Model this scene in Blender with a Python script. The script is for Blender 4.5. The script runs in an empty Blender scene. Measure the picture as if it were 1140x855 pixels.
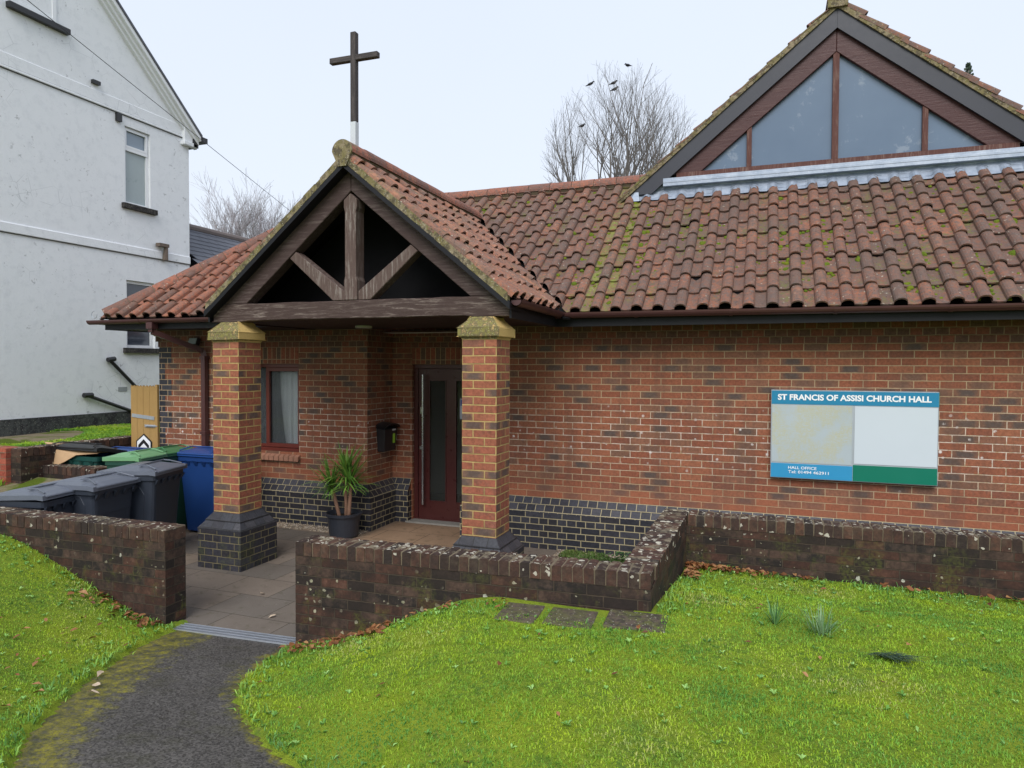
import bpy, bmesh, math, random
import numpy as np
from mathutils import Vector, Matrix, noise
R = math.radians
random.seed(7); np.random.seed(7)
scn = bpy.context.scene
COL = scn.collection

# ------------------------------------------------------------------ helpers
class M:
    """collects faces of ONE mesh; uv in metres by box projection, tint = random value per piece"""
    def __init__(s): s.v=[]; s.f=[]; s.uv=[]; s.t=[]
    def face(s, pts, uv=None, t=0.5):
        n=len(s.v); s.v+= [tuple(p) for p in pts]; s.f.append(tuple(range(n,n+len(pts)))); s.uv.append(uv); s.t.append(t)
    def mesh(s, vs, fs, t=0.5):
        n=len(s.v); s.v+=[tuple(p) for p in vs]
        for f in fs: s.f.append(tuple(i+n for i in f)); s.uv.append(None); s.t.append(t)
    def box(s, x0,x1,y0,y1,z0,z1,t=0.5,rot=None,c=None):
        vs=[(x0,y0,z0),(x1,y0,z0),(x1,y1,z0),(x0,y1,z0),(x0,y0,z1),(x1,y0,z1),(x1,y1,z1),(x0,y1,z1)]
        if rot is not None:
            c=Vector(c) if c is not None else Vector(((x0+x1)/2,(y0+y1)/2,(z0+z1)/2))
            vs=[tuple(rot@(Vector(p)-c)+c) for p in vs]
        s.mesh(vs,[(0,3,2,1),(4,5,6,7),(0,1,5,4),(1,2,6,5),(2,3,7,6),(3,0,4,7)],t)
    def bar(s, a, b, w, d, up=(0,0,1), t=0.5):
        """box from a to b, w across, d along up"""
        a=Vector(a); b=Vector(b); k=(b-a).normalized(); u=Vector(up); x=k.cross(u).normalized(); u=x.cross(k).normalized()
        vs=[]
        for p in (a,b):
            for i,j in ((-1,-1),(1,-1),(1,1),(-1,1)): vs.append(p+x*(i*w/2)+u*(j*d/2))
        s.mesh(vs,[(0,1,2,3),(7,6,5,4),(0,4,5,1),(1,5,6,2),(2,6,7,3),(3,7,4,0)],t)
    def tube(s, pts, rad, n=8, t=0.5, caps=True):
        pts=[Vector(p) for p in pts]; rr=rad if isinstance(rad,(list,tuple)) else [rad]*len(pts)
        base=len(s.v); prev=None
        for i,p in enumerate(pts):
            d=(pts[min(i+1,len(pts)-1)]-pts[max(i-1,0)]).normalized()
            if prev is None:
                x=d.orthogonal().normalized()
            else:
                x=(prev-d*prev.dot(d)).normalized()
            prev=x; y=d.cross(x)
            for k in range(n):
                a=2*math.pi*k/n; s.v.append(tuple(p+(x*math.cos(a)+y*math.sin(a))*rr[i]))
        for i in range(len(pts)-1):
            for k in range(n):
                a=base+i*n+k; b=base+i*n+(k+1)%n
                s.f.append((a,b,b+n,a+n)); s.uv.append(None); s.t.append(t)
        if caps:
            s.f.append(tuple(base+k for k in reversed(range(n)))); s.uv.append(None); s.t.append(t)
            s.f.append(tuple(base+(len(pts)-1)*n+k for k in range(n))); s.uv.append(None); s.t.append(t)
    def lathe(s, prof, c, n=24, t=0.5):
        base=len(s.v)
        for r,z in prof:
            for k in range(n):
                a=2*math.pi*k/n; s.v.append((c[0]+r*math.cos(a),c[1]+r*math.sin(a),c[2]+z))
        for i in range(len(prof)-1):
            for k in range(n):
                a=base+i*n+k; b=base+i*n+(k+1)%n; s.f.append((a,b,b+n,a+n)); s.uv.append(None); s.t.append(t)
    def poly_prism(s, pts, y0, y1, t=0.5):
        """polygon in x,z (counter-clockwise seen from -y) extruded along y"""
        n=len(pts); vs=[(x,y0,z) for x,z in pts]+[(x,y1,z) for x,z in pts]
        fs=[tuple(range(n)),tuple(reversed(range(n,2*n)))]+[(i,i+n,(i+1)%n+n,(i+1)%n) for i in range(n)]
        s.mesh(vs,fs,t)
    def build(s, name, mat, parent=None, smooth=False, bevel=0, fix=True, cuts=None, local=False):
        me=bpy.data.meshes.new(name); me.from_pydata(s.v,[],s.f); me.update()
        if fix:
            bm=bmesh.new(); bm.from_mesh(me)
            bmesh.ops.recalc_face_normals(bm,faces=bm.faces); bm.to_mesh(me); bm.free()
        at=me.attributes.new('tint','FLOAT','FACE'); at.data.foreach_set('value',np.array(s.t,dtype=np.float32))
        uvl=me.uv_layers.new(name='UVMap'); V=me.vertices
        for p in me.polygons:
            nx,ny,nz=p.normal; u=s.uv[p.index]
            ax=max(range(3),key=lambda i:abs((nx,ny,nz)[i])+(0.25 if i<2 else 0))
            for k,li in enumerate(p.loop_indices):
                c=V[me.loops[li].vertex_index].co
                if u: q=u[k]
                elif ax==1: q=(c.x,c.z)
                elif ax==0: q=(c.y,c.z)
                else: q=(c.x,c.y)
                uvl.data[li].uv=q
        if cuts:
            bm=bmesh.new(); bm.from_mesh(me)
            for co,no in cuts:   # keep the side the normal points away from
                bmesh.ops.bisect_plane(bm,geom=bm.verts[:]+bm.edges[:]+bm.faces[:],dist=1e-5,plane_co=co,plane_no=no,clear_outer=True)
            bm.to_mesh(me); bm.free()
        if bevel:
            bm=bmesh.new(); bm.from_mesh(me); bmesh.ops.remove_doubles(bm,verts=bm.verts,dist=1e-5)
            bmesh.ops.bevel(bm,geom=[e for e in bm.edges if len(e.link_faces)==2 and e.calc_face_angle(0)>0.5],offset=bevel,segments=1,affect='EDGES',profile=0.5)
            bm.to_mesh(me); bm.free()
        if smooth:
            for p in me.polygons: p.use_smooth=True
        return link(name,me,mat,parent,local)
def root_loc(p):
    l=Vector((0,0,0))
    while p is not None: l=l+p.location; p=p.parent
    return l
def link(name,me,mat,parent=None,local=False):
    o=bpy.data.objects.new(name,me); COL.objects.link(o)
    if mat is not None: me.materials.append(mat)
    if parent is not None:
        o.parent=parent
        if not local: me.transform(Matrix.Translation(-root_loc(parent)))
    return o
def tag(o,label=None,cat=None,group=None,kind=None):
    if label: o['label']=label
    if cat: o['category']=cat
    if group: o['group']=group
    if kind: o['kind']=kind
    return o
def thing(name,label,cat,loc=(0,0,0),rz=0,group=None):
    o=bpy.data.objects.new(name,None); COL.objects.link(o); o.location=loc; o.rotation_euler=(0,0,rz)
    o.empty_display_size=.1
    return tag(o,label,cat,group)
def copy_tree(o,parent=None):
    c=o.copy(); COL.objects.link(c); c.parent=parent
    for ch in list(o.children): copy_tree(ch,c)
    return c

# ------------------------------------------------------------------ materials
class NT:
    def __init__(s,name):
        s.m=bpy.data.materials.new(name); s.m.use_nodes=True; s.t=s.m.node_tree; s.t.nodes.clear()
        s.out=s.n('ShaderNodeOutputMaterial'); s.b=s.n('ShaderNodeBsdfPrincipled'); s.l(s.b.outputs[0],s.out.inputs[0])
    def n(s,typ,**k):
        x=s.t.nodes.new(typ)
        for a,b in k.items(): setattr(x,a,b)
        return x
    def l(s,a,b): s.t.links.new(a,b)
    def set(s,node,**k):
        for a,b in k.items():
            i=node.inputs[a.replace('_',' ')]
            if hasattr(b,'is_output') or isinstance(b,bpy.types.NodeSocket): s.l(b,i)
            else: i.default_value=b if not (isinstance(b,tuple) and len(b)==3 and i.type=='RGBA') else (*b,1)
        return node
    def coord(s,kind='Object'):
        return s.n('ShaderNodeTexCoord').outputs[kind]
    def noise(s,vec,scale,detail=4,rough=.6,dist=0,out=0):
        x=s.n('ShaderNodeTexNoise'); s.l(vec,x.inputs['Vector']); x.inputs['Scale'].default_value=scale
        x.inputs['Detail'].default_value=detail; x.inputs['Roughness'].default_value=rough; x.inputs['Distortion'].default_value=dist
        return x.outputs[out]
    def vor(s,vec,scale,feature='F1',out='Distance',rnd=1):
        x=s.n('ShaderNodeTexVoronoi',feature=feature); s.l(vec,x.inputs['Vector']); x.inputs['Scale'].default_value=scale
        x.inputs['Randomness'].default_value=rnd
        return x.outputs[out]
    def ramp(s,fac,stops,interp='LINEAR'):
        x=s.n('ShaderNodeValToRGB'); s.l(fac,x.inputs[0]); e=x.color_ramp; e.interpolation=interp
        while len(e.elements)<len(stops): e.elements.new(0.5)
        for el,(p,c) in zip(e.elements,stops):
            el.position=p; el.color=(c,c,c,1) if isinstance(c,(int,float)) else (*c,1)
        return x.outputs[0]
    def mix(s,fac,a,b,mode='MIX'):
        x=s.n('ShaderNodeMix',data_type='RGBA',blend_type=mode)
        for i,v in ((0,fac),(6,a),(7,b)):
            if isinstance(v,bpy.types.NodeSocket): s.l(v,x.inputs[i])
            else: x.inputs[i].default_value=v if i==0 else (*v,1)
        return x.outputs[2]
    def math(s,op,a,b=None,c=None,clamp=False):
        x=s.n('ShaderNodeMath',operation=op); x.use_clamp=clamp
        for i,v in enumerate((a,b,c)):
            if v is None: continue
            if isinstance(v,bpy.types.NodeSocket): s.l(v,x.inputs[i])
            else: x.inputs[i].default_value=v
        return x.outputs[0]
    def sep(s,v):
        x=s.n('ShaderNodeSeparateXYZ'); s.l(v,x.inputs[0]); return x.outputs
    def bump(s,h,strength=.5,dist=.01,normal=None):
        x=s.n('ShaderNodeBump'); s.l(h,x.inputs['Height']); x.inputs['Strength'].default_value=strength; x.inputs['Distance'].default_value=dist
        if normal is not None: s.l(normal,x.inputs['Normal'])
        s.l(x.outputs[0],s.b.inputs['Normal']); return x.outputs[0]
    def fin(s,color,rough=.8,spec=.3,metal=0):
        for v,k in ((color,'Base Color'),(rough,'Roughness'),(spec,'Specular IOR Level'),(metal,'Metallic')):
            if isinstance(v,bpy.types.NodeSocket): s.l(v,s.b.inputs[k])
            else: s.b.inputs[k].default_value=(*v,1) if isinstance(v,tuple) else v
        return s.m
def simple(name,col,rough=.6,spec=.4,metal=0,var=.12,scale=20,bump=.0):
    t=NT(name); c=t.coord(); f=t.noise(c,scale,5,.65)
    g=t.noise(c,scale*.13,3,.6)
    a=tuple(x*(1-var*1.6) for x in col); b=tuple(min(1,x*(1+var*1.6)) for x in col)
    k=t.mix(t.math('ADD',t.math('MULTIPLY',f,.5),t.math('MULTIPLY',g,.5)),a,b)
    if bump: t.bump(f,bump,.004)
    return t.fin(k,t.math('ADD',t.math('MULTIPLY',f,.2),rough-.1),spec,metal)

def brick_mat(name,stops,mortar,bw=.225,rh=.075,ms=.005,squash=1.0,offs=(0,0),dirt=0,moss=0,lichen=0,bump=.6,dark=.3,efflo=False,burn=0.5,rough=.85,mortar_dirt=.3,offset=.5,darkcls=None,lichen_col=(.62,.62,.54)):
    t=NT(name); uv=t.coord('UV'); ob=t.coord()
    geo=t.n('ShaderNodeNewGeometry')
    mp=t.n('ShaderNodeMapping'); t.l(uv,mp.inputs[0]); mp.inputs['Location'].default_value=(offs[0]+60*.225,offs[1]+60*.075,0)
    # tiny waviness so the bricks are not ruler-straight
    w=t.n('ShaderNodeTexNoise'); t.l(uv,w.inputs['Vector']); w.inputs['Scale'].default_value=9; w.inputs['Detail'].default_value=2
    sub=t.n('ShaderNodeVectorMath',operation='SUBTRACT'); t.l(w.outputs[1],sub.inputs[0]); sub.inputs[1].default_value=(.5,.5,.5)
    sc=t.n('ShaderNodeVectorMath',operation='SCALE'); t.l(sub.outputs[0],sc.inputs[0]); sc.inputs['Scale'].default_value=.006
    ad=t.n('ShaderNodeVectorMath',operation='ADD'); t.l(mp.outputs[0],ad.inputs[0]); t.l(sc.outputs[0],ad.inputs[1]); vec=ad.outputs[0]
    br=t.n('ShaderNodeTexBrick'); t.l(vec,br.inputs['Vector']); br.offset=offset; br.offset_frequency=2; br.squash=squash; br.squash_frequency=2
    t.set(br,Color1=(0,0,0),Color2=(1,1,1),Mortar=(0,0,0),Scale=1.0); br.inputs['Mortar Size'].default_value=ms
    br.inputs['Mortar Smooth'].default_value=.25; br.inputs['Brick Width'].default_value=bw; br.inputs['Row Height'].default_value=rh
    br.inputs['Bias'].default_value=0
    fac=br.outputs['Fac']; tint=br.outputs['Color']
    base=t.ramp(tint,stops,'CONSTANT')
    n1=t.noise(ob,38,5,.7); n2=t.noise(ob,5,4,.6); n3=t.noise(ob,140,3,.6); n4=t.noise(ob,14,4,.65)
    # burnt / smeared patches on brick faces
    sm=t.ramp(t.math('ADD',t.math('MULTIPLY',n4,.7),t.math('MULTIPLY',tint,.35)),[(.56,0),(.66,1)])
    su=t.sep(vec); row=t.math('FLOOR',t.math('DIVIDE',su[1],rh)); ev=t.math('SUBTRACT',1.0,t.math('MODULO',row,2.0))
    fu=t.math('FRACT',t.math('ADD',t.math('DIVIDE',su[0],bw),t.math('MULTIPLY',ev,offset)))
    fv=t.math('FRACT',t.math('DIVIDE',su[1],rh))
    cen=t.math('MULTIPLY',t.ramp(t.math('ADD',t.math('ABSOLUTE',t.math('SUBTRACT',fu,.5)),t.math('MULTIPLY',t.math('SUBTRACT',n4,.5),.5)),[(.22,1),(.42,0)]),t.ramp(t.math('ADD',t.math('ABSOLUTE',t.math('SUBTRACT',fv,.5)),t.math('MULTIPLY',t.math('SUBTRACT',n1,.5),.3)),[(.25,1),(.48,.35)]))
    if darkcls:
        dk=t.ramp(tint,[(0,0)]+darkcls,'CONSTANT')
        base=t.mix(t.math('MULTIPLY',t.math('MULTIPLY',cen,dk),t.ramp(n1,[(.25,.55),(.5,1)])),base,t.mix(n4,(.050,.046,.050),(.12,.095,.08)))
    base=t.mix(t.math('MULTIPLY',sm,burn*.6),base,(.13,.085,.065))
    base=t.mix(.75,base,t.mix(t.ramp(n1,[(.25,0),(.75,1)]),(.42,.42,.42),(1.5,1.47,1.42)),'MULTIPLY')
    mort=t.mix(n1,tuple(x*.72 for x in mortar),tuple(x*1.15 for x in mortar))
    mort=t.mix(t.math('MULTIPLY',t.ramp(n2,[(.45,0),(.65,1)]),mortar_dirt),mort,tuple(x*.45 for x in mortar))
    col=t.mix(fac,base,mort)
    col=t.mix(dark,col,t.mix(n2,(.45,.43,.42),(1.45,1.45,1.45)),'MULTIPLY')
    zz=t.sep(ob)[2]
    if dirt:
        d=t.ramp(t.math('ADD',t.math('MULTIPLY',n2,.6),t.math('MULTIPLY',n4,.4)),[(.36,1),(.62,0)])
        col=t.mix(t.math('MULTIPLY',d,dirt),col,(.022,.018,.016))
    if efflo:
        band=t.ramp(t.math('ABSOLUTE',t.math('SUBTRACT',zz,1.33)),[(.12,1),(.5,0)])
        v=t.vor(ob,9); e=t.math('MULTIPLY',t.ramp(v,[(.10,1),(.17,0)]),band)
        jf=t.math('MULTIPLY',t.math('MULTIPLY',fac,band),t.ramp(n4,[(.40,0),(.55,1)]))
        col=t.mix(t.math('MULTIPLY',jf,.9),col,(.66,.55,.47))
        col=t.mix(t.math('MULTIPLY',e,t.ramp(n4,[(.46,0),(.54,.95)])),col,(.70,.64,.60))
        drip=t.noise(ob,3.0,5,.65); mpz=t.n('ShaderNodeMapping'); t.l(ob,mpz.inputs[0]); mpz.inputs['Scale'].default_value=(5,5,.5); dn=t.noise(mpz.outputs[0],1.0,5,.7)
        col=t.mix(t.math('MULTIPLY',t.ramp(dn,[(.48,0),(.66,1)]),.38),col,(.10,.06,.045))
        low=t.ramp(zz,[(.58,1),(.80,0)])
        col=t.mix(t.math('MULTIPLY',low,.35),col,(.42,.14,.07))
    if moss:
        up=t.math('ABSOLUTE',t.sep(geo.outputs['Normal'])[2])
        mm=t.ramp(t.noise(ob,3.1,5,.7),[(.52,0),(.62,1)])
        lowm=t.ramp(zz,[(0.0,1),(.75,.25)])
        col=t.mix(t.math('MULTIPLY',t.math('MULTIPLY',mm,lowm),t.math('MULTIPLY',t.ramp(n1,[(.4,0),(.6,1)]),moss)),col,(.10,.115,.02))
    if lichen:
        wob=t.n('ShaderNodeVectorMath',operation='MULTIPLY_ADD'); nz=t.n('ShaderNodeTexNoise'); t.l(ob,nz.inputs['Vector']); nz.inputs['Scale'].default_value=30
        t.l(nz.outputs[1],wob.inputs[0]); wob.inputs[1].default_value=(.035,.035,.035); t.l(ob,wob.inputs[2])
        def spots(scale,thr,dens):
            vo=t.n('ShaderNodeTexVoronoi'); t.l(wob.outputs[0],vo.inputs['Vector']); vo.inputs['Scale'].default_value=scale
            pick=t.math('GREATER_THAN',t.sep(vo.outputs['Color'])[0],1-dens)
            size=t.math('MULTIPLY',t.sep(vo.outputs['Color'])[1],thr)
            return t.math('MULTIPLY',t.math('LESS_THAN',vo.outputs['Distance'],size),pick)
        s1=spots(9.0,.19,.14*lichen); s2=spots(26,.42,.30*lichen)
        s2=t.math('MULTIPLY',s2,t.ramp(t.noise(ob,2.3,4,.6),[(.45,0),(.58,1)]))
        s1=t.math('MULTIPLY',s1,t.ramp(n1,[(.3,.4),(.55,1)]))
        lc=t.mix(n1,lichen_col,(.40,.40,.30))
        col=t.mix(t.math('MULTIPLY',s1,.85),col,lc); col=t.mix(t.math('MULTIPLY',s2,.7),col,t.mix(n2,(.55,.5,.42),(.38,.38,.2)))
    h=t.math('SUBTRACT',t.math('ADD',t.math('MULTIPLY',n3,.18),t.math('MULTIPLY',n1,.25)),fac)
    t.bump(h,bump,.006)
    rg=t.math('ADD',t.math('MULTIPLY',n1,.15),rough-.08)
    return t.fin(col,rg,.25)

RED=[(0,(.255,.092,.052)),(.14,(.28,.106,.060)),(.26,(.20,.098,.064)),(.335,(.24,.084,.049)),(.47,(.295,.115,.064)),(.56,(.22,.105,.066)),(.64,(.262,.092,.052)),(.76,(.19,.095,.062)),(.83,(.232,.080,.047)),(.93,(.28,.118,.070))]
DARK=[(.26,.9),(.335,0),(.58,.4),(.64,0),(.775,.85),(.83,0)]
BLUE=[(0,(.030,.031,.040)),(.3,(.040,.040,.050)),(.6,(.052,.052,.064)),(.8,(.034,.032,.038))]
OLD=[(0,(.064,.031,.023)),(.2,(.032,.023,.020)),(.45,(.088,.042,.030)),(.65,(.024,.020,.019)),(.85,(.054,.032,.025))]
BUFF=(.47,.345,.21)
m_brick=brick_mat('red_facing_brick',RED,BUFF,efflo=True,offs=(0,.015),dark=.35,darkcls=DARK,bump=.8)
m_brick_h=brick_mat('header_course_brick',[(0,(.20,.07,.045)),(.4,(.15,.065,.045)),(.7,(.12,.06,.045))],(.30,.21,.14),bw=.1125,offs=(.05,.015),dark=.4)
m_pill=brick_mat('pillar_brick',[(0,(.30,.108,.064)),(.2,(.33,.125,.074)),(.4,(.23,.112,.074)),(.55,(.31,.105,.064)),(.72,(.27,.105,.070)),(.86,(.22,.12,.08))],(.52,.37,.15),ms=.0065,offs=(.05,.015),bump=1.0,mortar_dirt=.85,burn=.6,dark=.6,darkcls=[(.4,.8),(.55,0),(.86,.9)])
m_sold=brick_mat('soldier_brick',[(0,(.28,.09,.055)),(.4,(.22,.08,.05)),(.7,(.13,.08,.06))],BUFF,bw=.075,rh=.225,offs=(0,.03),offset=0)
m_blue=brick_mat('blue_engineering_brick',BLUE,(.42,.36,.22),squash=.5,offs=(.08,-.435),burn=0,dark=.2,rough=.5,bump=.6,ms=.0055)
m_blue_p=brick_mat('pillar_base_brick',BLUE,(.22,.19,.11),squash=.5,offs=(.08,-.435),burn=0,dark=.35,rough=.55,bump=.8,ms=.0048,mortar_dirt=.7,moss=.5)
m_splay=brick_mat('blue_splay_brick',[(0,(.045,.046,.060)),(.4,(.060,.060,.074)),(.7,(.036,.036,.046))],(.42,.36,.22),bw=.1125,offs=(.02,-.585),burn=0,dark=.2,rough=.42,bump=.5,ms=.0045)
m_splay_d=brick_mat('dark_jointed_splay',[(0,(.050,.052,.062)),(.4,(.066,.066,.076)),(.7,(.042,.042,.05))],(.035,.035,.035),bw=.14,offs=(.02,-.5),burn=0,dark=.4,rough=.5,bump=.8,ms=.004)
m_old=brick_mat('weathered_garden_brick',OLD,(.105,.078,.055),dirt=.80,moss=.8,lichen=1.0,offs=(0,-.6975),bump=1.3,ms=.0055,burn=.6,dark=.7,mortar_dirt=.95)
m_redwall=brick_mat('fresh_red_brick',[(0,(.30,.075,.05)),(.5,(.36,.10,.065))],(.25,.16,.11),burn=.1)
m_quoin=brick_mat('blue_quoin_brick',BLUE,BUFF,offs=(.1,.015),burn=0,rough=.5)

def coping_material():
    t=NT('coping_brick'); ob=t.coord(); at=t.n('ShaderNodeAttribute',attribute_name='tint'); ti=at.outputs['Fac']
    geo=t.n('ShaderNodeNewGeometry'); up=t.sep(geo.outputs['Normal'])[2]
    n1=t.noise(ob,45,5,.7); n2=t.noise(ob,6,4,.6); n4=t.noise(ob,17,4,.65)
    c=t.ramp(ti,[(0,(.080,.042,.032)),(.2,(.050,.033,.028)),(.4,(.105,.056,.040)),(.55,(.066,.040,.033)),(.7,(.040,.030,.027)),(.82,(.090,.052,.038)),(.93,(.125,.066,.045))],'CONSTANT')
    c=t.mix(.7,c,t.mix(n1,(.3,.3,.3),(1.6,1.55,1.5)),'MULTIPLY')
    c=t.mix(t.math('MULTIPLY',t.ramp(n4,[(.4,1),(.6,0)]),.55),c,(.03,.024,.022))
    vo=t.n('ShaderNodeTexVoronoi'); wob=t.n('ShaderNodeVectorMath',operation='MULTIPLY_ADD'); nz=t.n('ShaderNodeTexNoise'); t.l(ob,nz.inputs['Vector']); nz.inputs['Scale'].default_value=28
    t.l(nz.outputs[1],wob.inputs[0]); wob.inputs[1].default_value=(.05,.05,.05); t.l(ob,wob.inputs[2]); t.l(wob.outputs[0],vo.inputs['Vector']); vo.inputs['Scale'].default_value=23
    topm=t.ramp(up,[(.3,.14),(.8,1)])
    pick=t.math('LESS_THAN',t.sep(vo.outputs['Color'])[0],t.math('MULTIPLY',topm,.92))
    sp=t.math('MULTIPLY',t.math('LESS_THAN',vo.outputs['Distance'],t.math('MULTIPLY',t.sep(vo.outputs['Color'])[1],.48)),pick)
    c=t.mix(t.math('MULTIPLY',sp,.8),c,t.mix(n1,(.70,.66,.56),(.34,.32,.25)))
    gl=t.math('MULTIPLY',t.ramp(t.noise(ob,9,5,.7),[(.5,0),(.62,.65)]),topm)
    c=t.mix(gl,c,t.mix(n1,(.36,.31,.22),(.16,.14,.09)))
    t.bump(t.math('ADD',n1,t.math('MULTIPLY',t.noise(ob,150,3,.6),.4)),.9,.006)
    return t.fin(c,.9,.2)
m_cope=coping_material()
m_mort=simple('mortar',(.16,.13,.09),.95,.1,var=.4,scale=30,bump=.6)

def tile_mat(name,stops,moss,dark,lich,streak=False):
    t=NT(name); ob=t.coord(); at=t.n('ShaderNodeAttribute',attribute_name='tint'); ti=at.outputs['Fac']
    uv=t.coord('UV'); su=t.sep(uv)   # u: across the roof, v: up the slope (in tile widths / rows)
    n1=t.noise(ob,60,5,.7); n2=t.noise(ob,3,4,.6); n4=t.noise(ob,16,4,.7); n5=t.noise(ob,110,3,.6)
    c=t.ramp(ti,stops,'CONSTANT')
    c=t.mix(.65,c,t.mix(n1,(.5,.48,.46),(1.45,1.42,1.4)),'MULTIPLY')
    n6=t.noise(ob,30,5,.75)
    c=t.mix(t.math('MULTIPLY',t.ramp(n6,[(.44,0),(.62,1)]),dark*.8),c,t.mix(n1,(.06,.048,.044),(.19,.15,.13)))
    c=t.mix(t.math('MULTIPLY',t.ramp(n4,[(.40,0),(.66,1)]),dark*.7),c,t.mix(n1,(.045,.036,.034),(.16,.12,.105)))
    c=t.mix(t.math('MULTIPLY',t.ramp(t.noise(ob,42,4,.7),[(.60,0),(.68,1)]),lich*.5),c,(.36,.33,.28))
    c=t.mix(t.math('MULTIPLY',t.ramp(n2,[(.42,0),(.62,1)]),dark*.4),c,(.13,.085,.07))
    # black lichen specks and pale lichen
    v=t.vor(ob,34); c=t.mix(t.math('MULTIPLY',t.math('MULTIPLY',t.ramp(v,[(.16,1),(.24,0)]),t.ramp(t.noise(ob,7,3,.6),[(.45,0),(.55,1)])),.85),c,(.03,.026,.024))
    v2=t.vor(ob,19); c=t.mix(t.math('MULTIPLY',t.math('MULTIPLY',t.ramp(v2,[(.13,1),(.2,0)]),t.ramp(t.noise(ob,5,3,.6),[(.5,0),(.6,1)])),lich),c,(.45,.42,.34))
    # moss sits in the pans
    fr=t.math('FRACT',su[0]); pan=t.ramp(fr,[(.03,.3),(.10,1),(.38,1),(.52,.05)])
    mz=t.ramp(t.noise(ob,2.4,4,.7),[(.5,0),(.62,1)])
    mf=t.ramp(t.noise(ob,24,4,.7),[(.46,0),(.56,1)])
    c=t.mix(t.math('MULTIPLY',t.math('MULTIPLY',t.math('MULTIPLY',pan,mz),mf),moss*.75),c,t.mix(n1,(.07,.085,.02),(.19,.20,.05)))
    if streak:
        xs_=t.sep(ob)[0]; st=t.ramp(t.math('ABSOLUTE',t.math('SUBTRACT',xs_,1.02)),[(.16,1),(.30,0)])
        c=t.mix(t.math('MULTIPLY',t.math('MULTIPLY',t.math('MULTIPLY',st,pan),t.ramp(n4,[(.40,0),(.58,1)])),t.ramp(t.noise(ob,2.1,3,.6),[(.38,.1),(.55,.9)])),c,t.mix(n1,(.10,.14,.02),(.30,.30,.07)))
    t.bump(t.math('ADD',n1,t.math('MULTIPLY',n5,.5)),.7,.005)
    return t.fin(c,t.math('ADD',t.math('MULTIPLY',n1,.2),.68),.3)
TD=[(0,(.27,.105,.060)),(.13,(.22,.098,.062)),(.28,(.30,.115,.062)),(.42,(.19,.092,.062)),(.55,(.25,.108,.066)),(.68,(.28,.128,.078)),(.8,(.17,.088,.060)),(.9,(.34,.13,.070))]
TP=[(0,(.37,.155,.092)),(.2,(.30,.135,.086)),(.4,(.40,.185,.115)),(.6,(.26,.135,.090)),(.8,(.35,.14,.082))]
m_tile=tile_mat('old_roof_tile',TD,.9,1.15,.7,True)
m_tile_p=tile_mat('porch_roof_tile',TP,.35,.85,.8)
m_tile_l=tile_mat('left_roof_tile',[(0,(.33,.115,.065)),(.3,(.37,.13,.07)),(.5,(.20,.09,.06)),(.7,(.29,.105,.062))],.4,.8,.6)
m_ridge=tile_mat('ridge_tile',[(0,(.40,.135,.08)),(.3,(.34,.12,.075)),(.6,(.40,.15,.09)),(.85,(.25,.10,.07))],.0,.85,.6)

def mossy(name,base,moss,dark,amt=.5,sc=9):
    t=NT(name); ob=t.coord(); n1=t.noise(ob,50,5,.7); n2=t.noise(ob,sc,5,.7); n3=t.noise(ob,sc*2.2,4,.7)
    c=t.mix(n1,tuple(x*.75 for x in base),tuple(min(1,x*1.2) for x in base))
    c=t.mix(t.math('MULTIPLY',t.ramp(n2,[(.42,0),(.56,1)]),amt),c,moss)
    c=t.mix(t.math('MULTIPLY',t.ramp(n3,[(.48,0),(.58,1)]),amt),c,dark)
    v=t.vor(ob,40); c=t.mix(t.math('MULTIPLY',t.ramp(v,[(.14,1),(.2,0)]),amt*.8),c,(.5,.5,.4))
    t.bump(n1,.8,.006); return t.fin(c,.9,.2)
m_verge=mossy('mossy_verge_mortar',(.27,.22,.145),(.15,.13,.045),(.06,.05,.038),.75)
def cap_material():
    t=NT('cap_stone'); ob=t.coord(); g=t.n('ShaderNodeNewGeometry'); nn=t.sep(g.outputs['Normal'])
    n1=t.noise(ob,60,5,.75); n2=t.noise(ob,22,5,.7)
    c=t.mix(n1,(.52,.35,.12),(.66,.47,.19))
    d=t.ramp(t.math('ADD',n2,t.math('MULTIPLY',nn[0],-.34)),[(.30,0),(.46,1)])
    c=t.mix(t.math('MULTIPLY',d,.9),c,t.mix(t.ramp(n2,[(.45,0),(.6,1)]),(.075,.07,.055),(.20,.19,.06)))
    v=t.vor(ob,55); c=t.mix(t.math('MULTIPLY',t.ramp(v,[(.16,1),(.24,0)]),d),c,(.42,.40,.22))
    t.bump(n1,.9,.006); return t.fin(c,.9,.2)
m_cap=cap_material()

def wood_mat(name,base,worn,amt,rough=.7,axis=0):
    t=NT(name); ob=t.coord(); mp=t.n('ShaderNodeMapping'); t.l(ob,mp.inputs[0])
    s=[14,14,14]; s[axis]=1.2; mp.inputs['Scale'].default_value=s
    n=t.noise(mp.outputs[0],3.2,7,.75,.6); n2=t.noise(ob,2.2,4,.6); n3=t.noise(ob,50,4,.7)
    c=t.mix(n,tuple(x*.6 for x in base),tuple(min(1,x*1.4) for x in base))
    w=t.math('MULTIPLY',t.ramp(n,[(.50,0),(.60,1)]),t.ramp(n2,[(.36,0),(.6,1)]))
    c=t.mix(t.math('MULTIPLY',w,amt),c,t.mix(n3,worn,tuple(x*.6 for x in worn)))
    t.bump(t.math('ADD',n,t.math('MULTIPLY',n3,.2)),.7,.006); return t.fin(c,rough,.3)
m_beam=wood_mat('weathered_brown_beam',(.060,.037,.032),(.24,.19,.165),.95)
m_beam_d=wood_mat('weathered_brown_post',(.10,.066,.056),(.32,.28,.25),1.0,axis=2)
m_rafter=wood_mat('brown_rafter_timber',(.058,.036,.033),(.17,.13,.12),.7)
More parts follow.
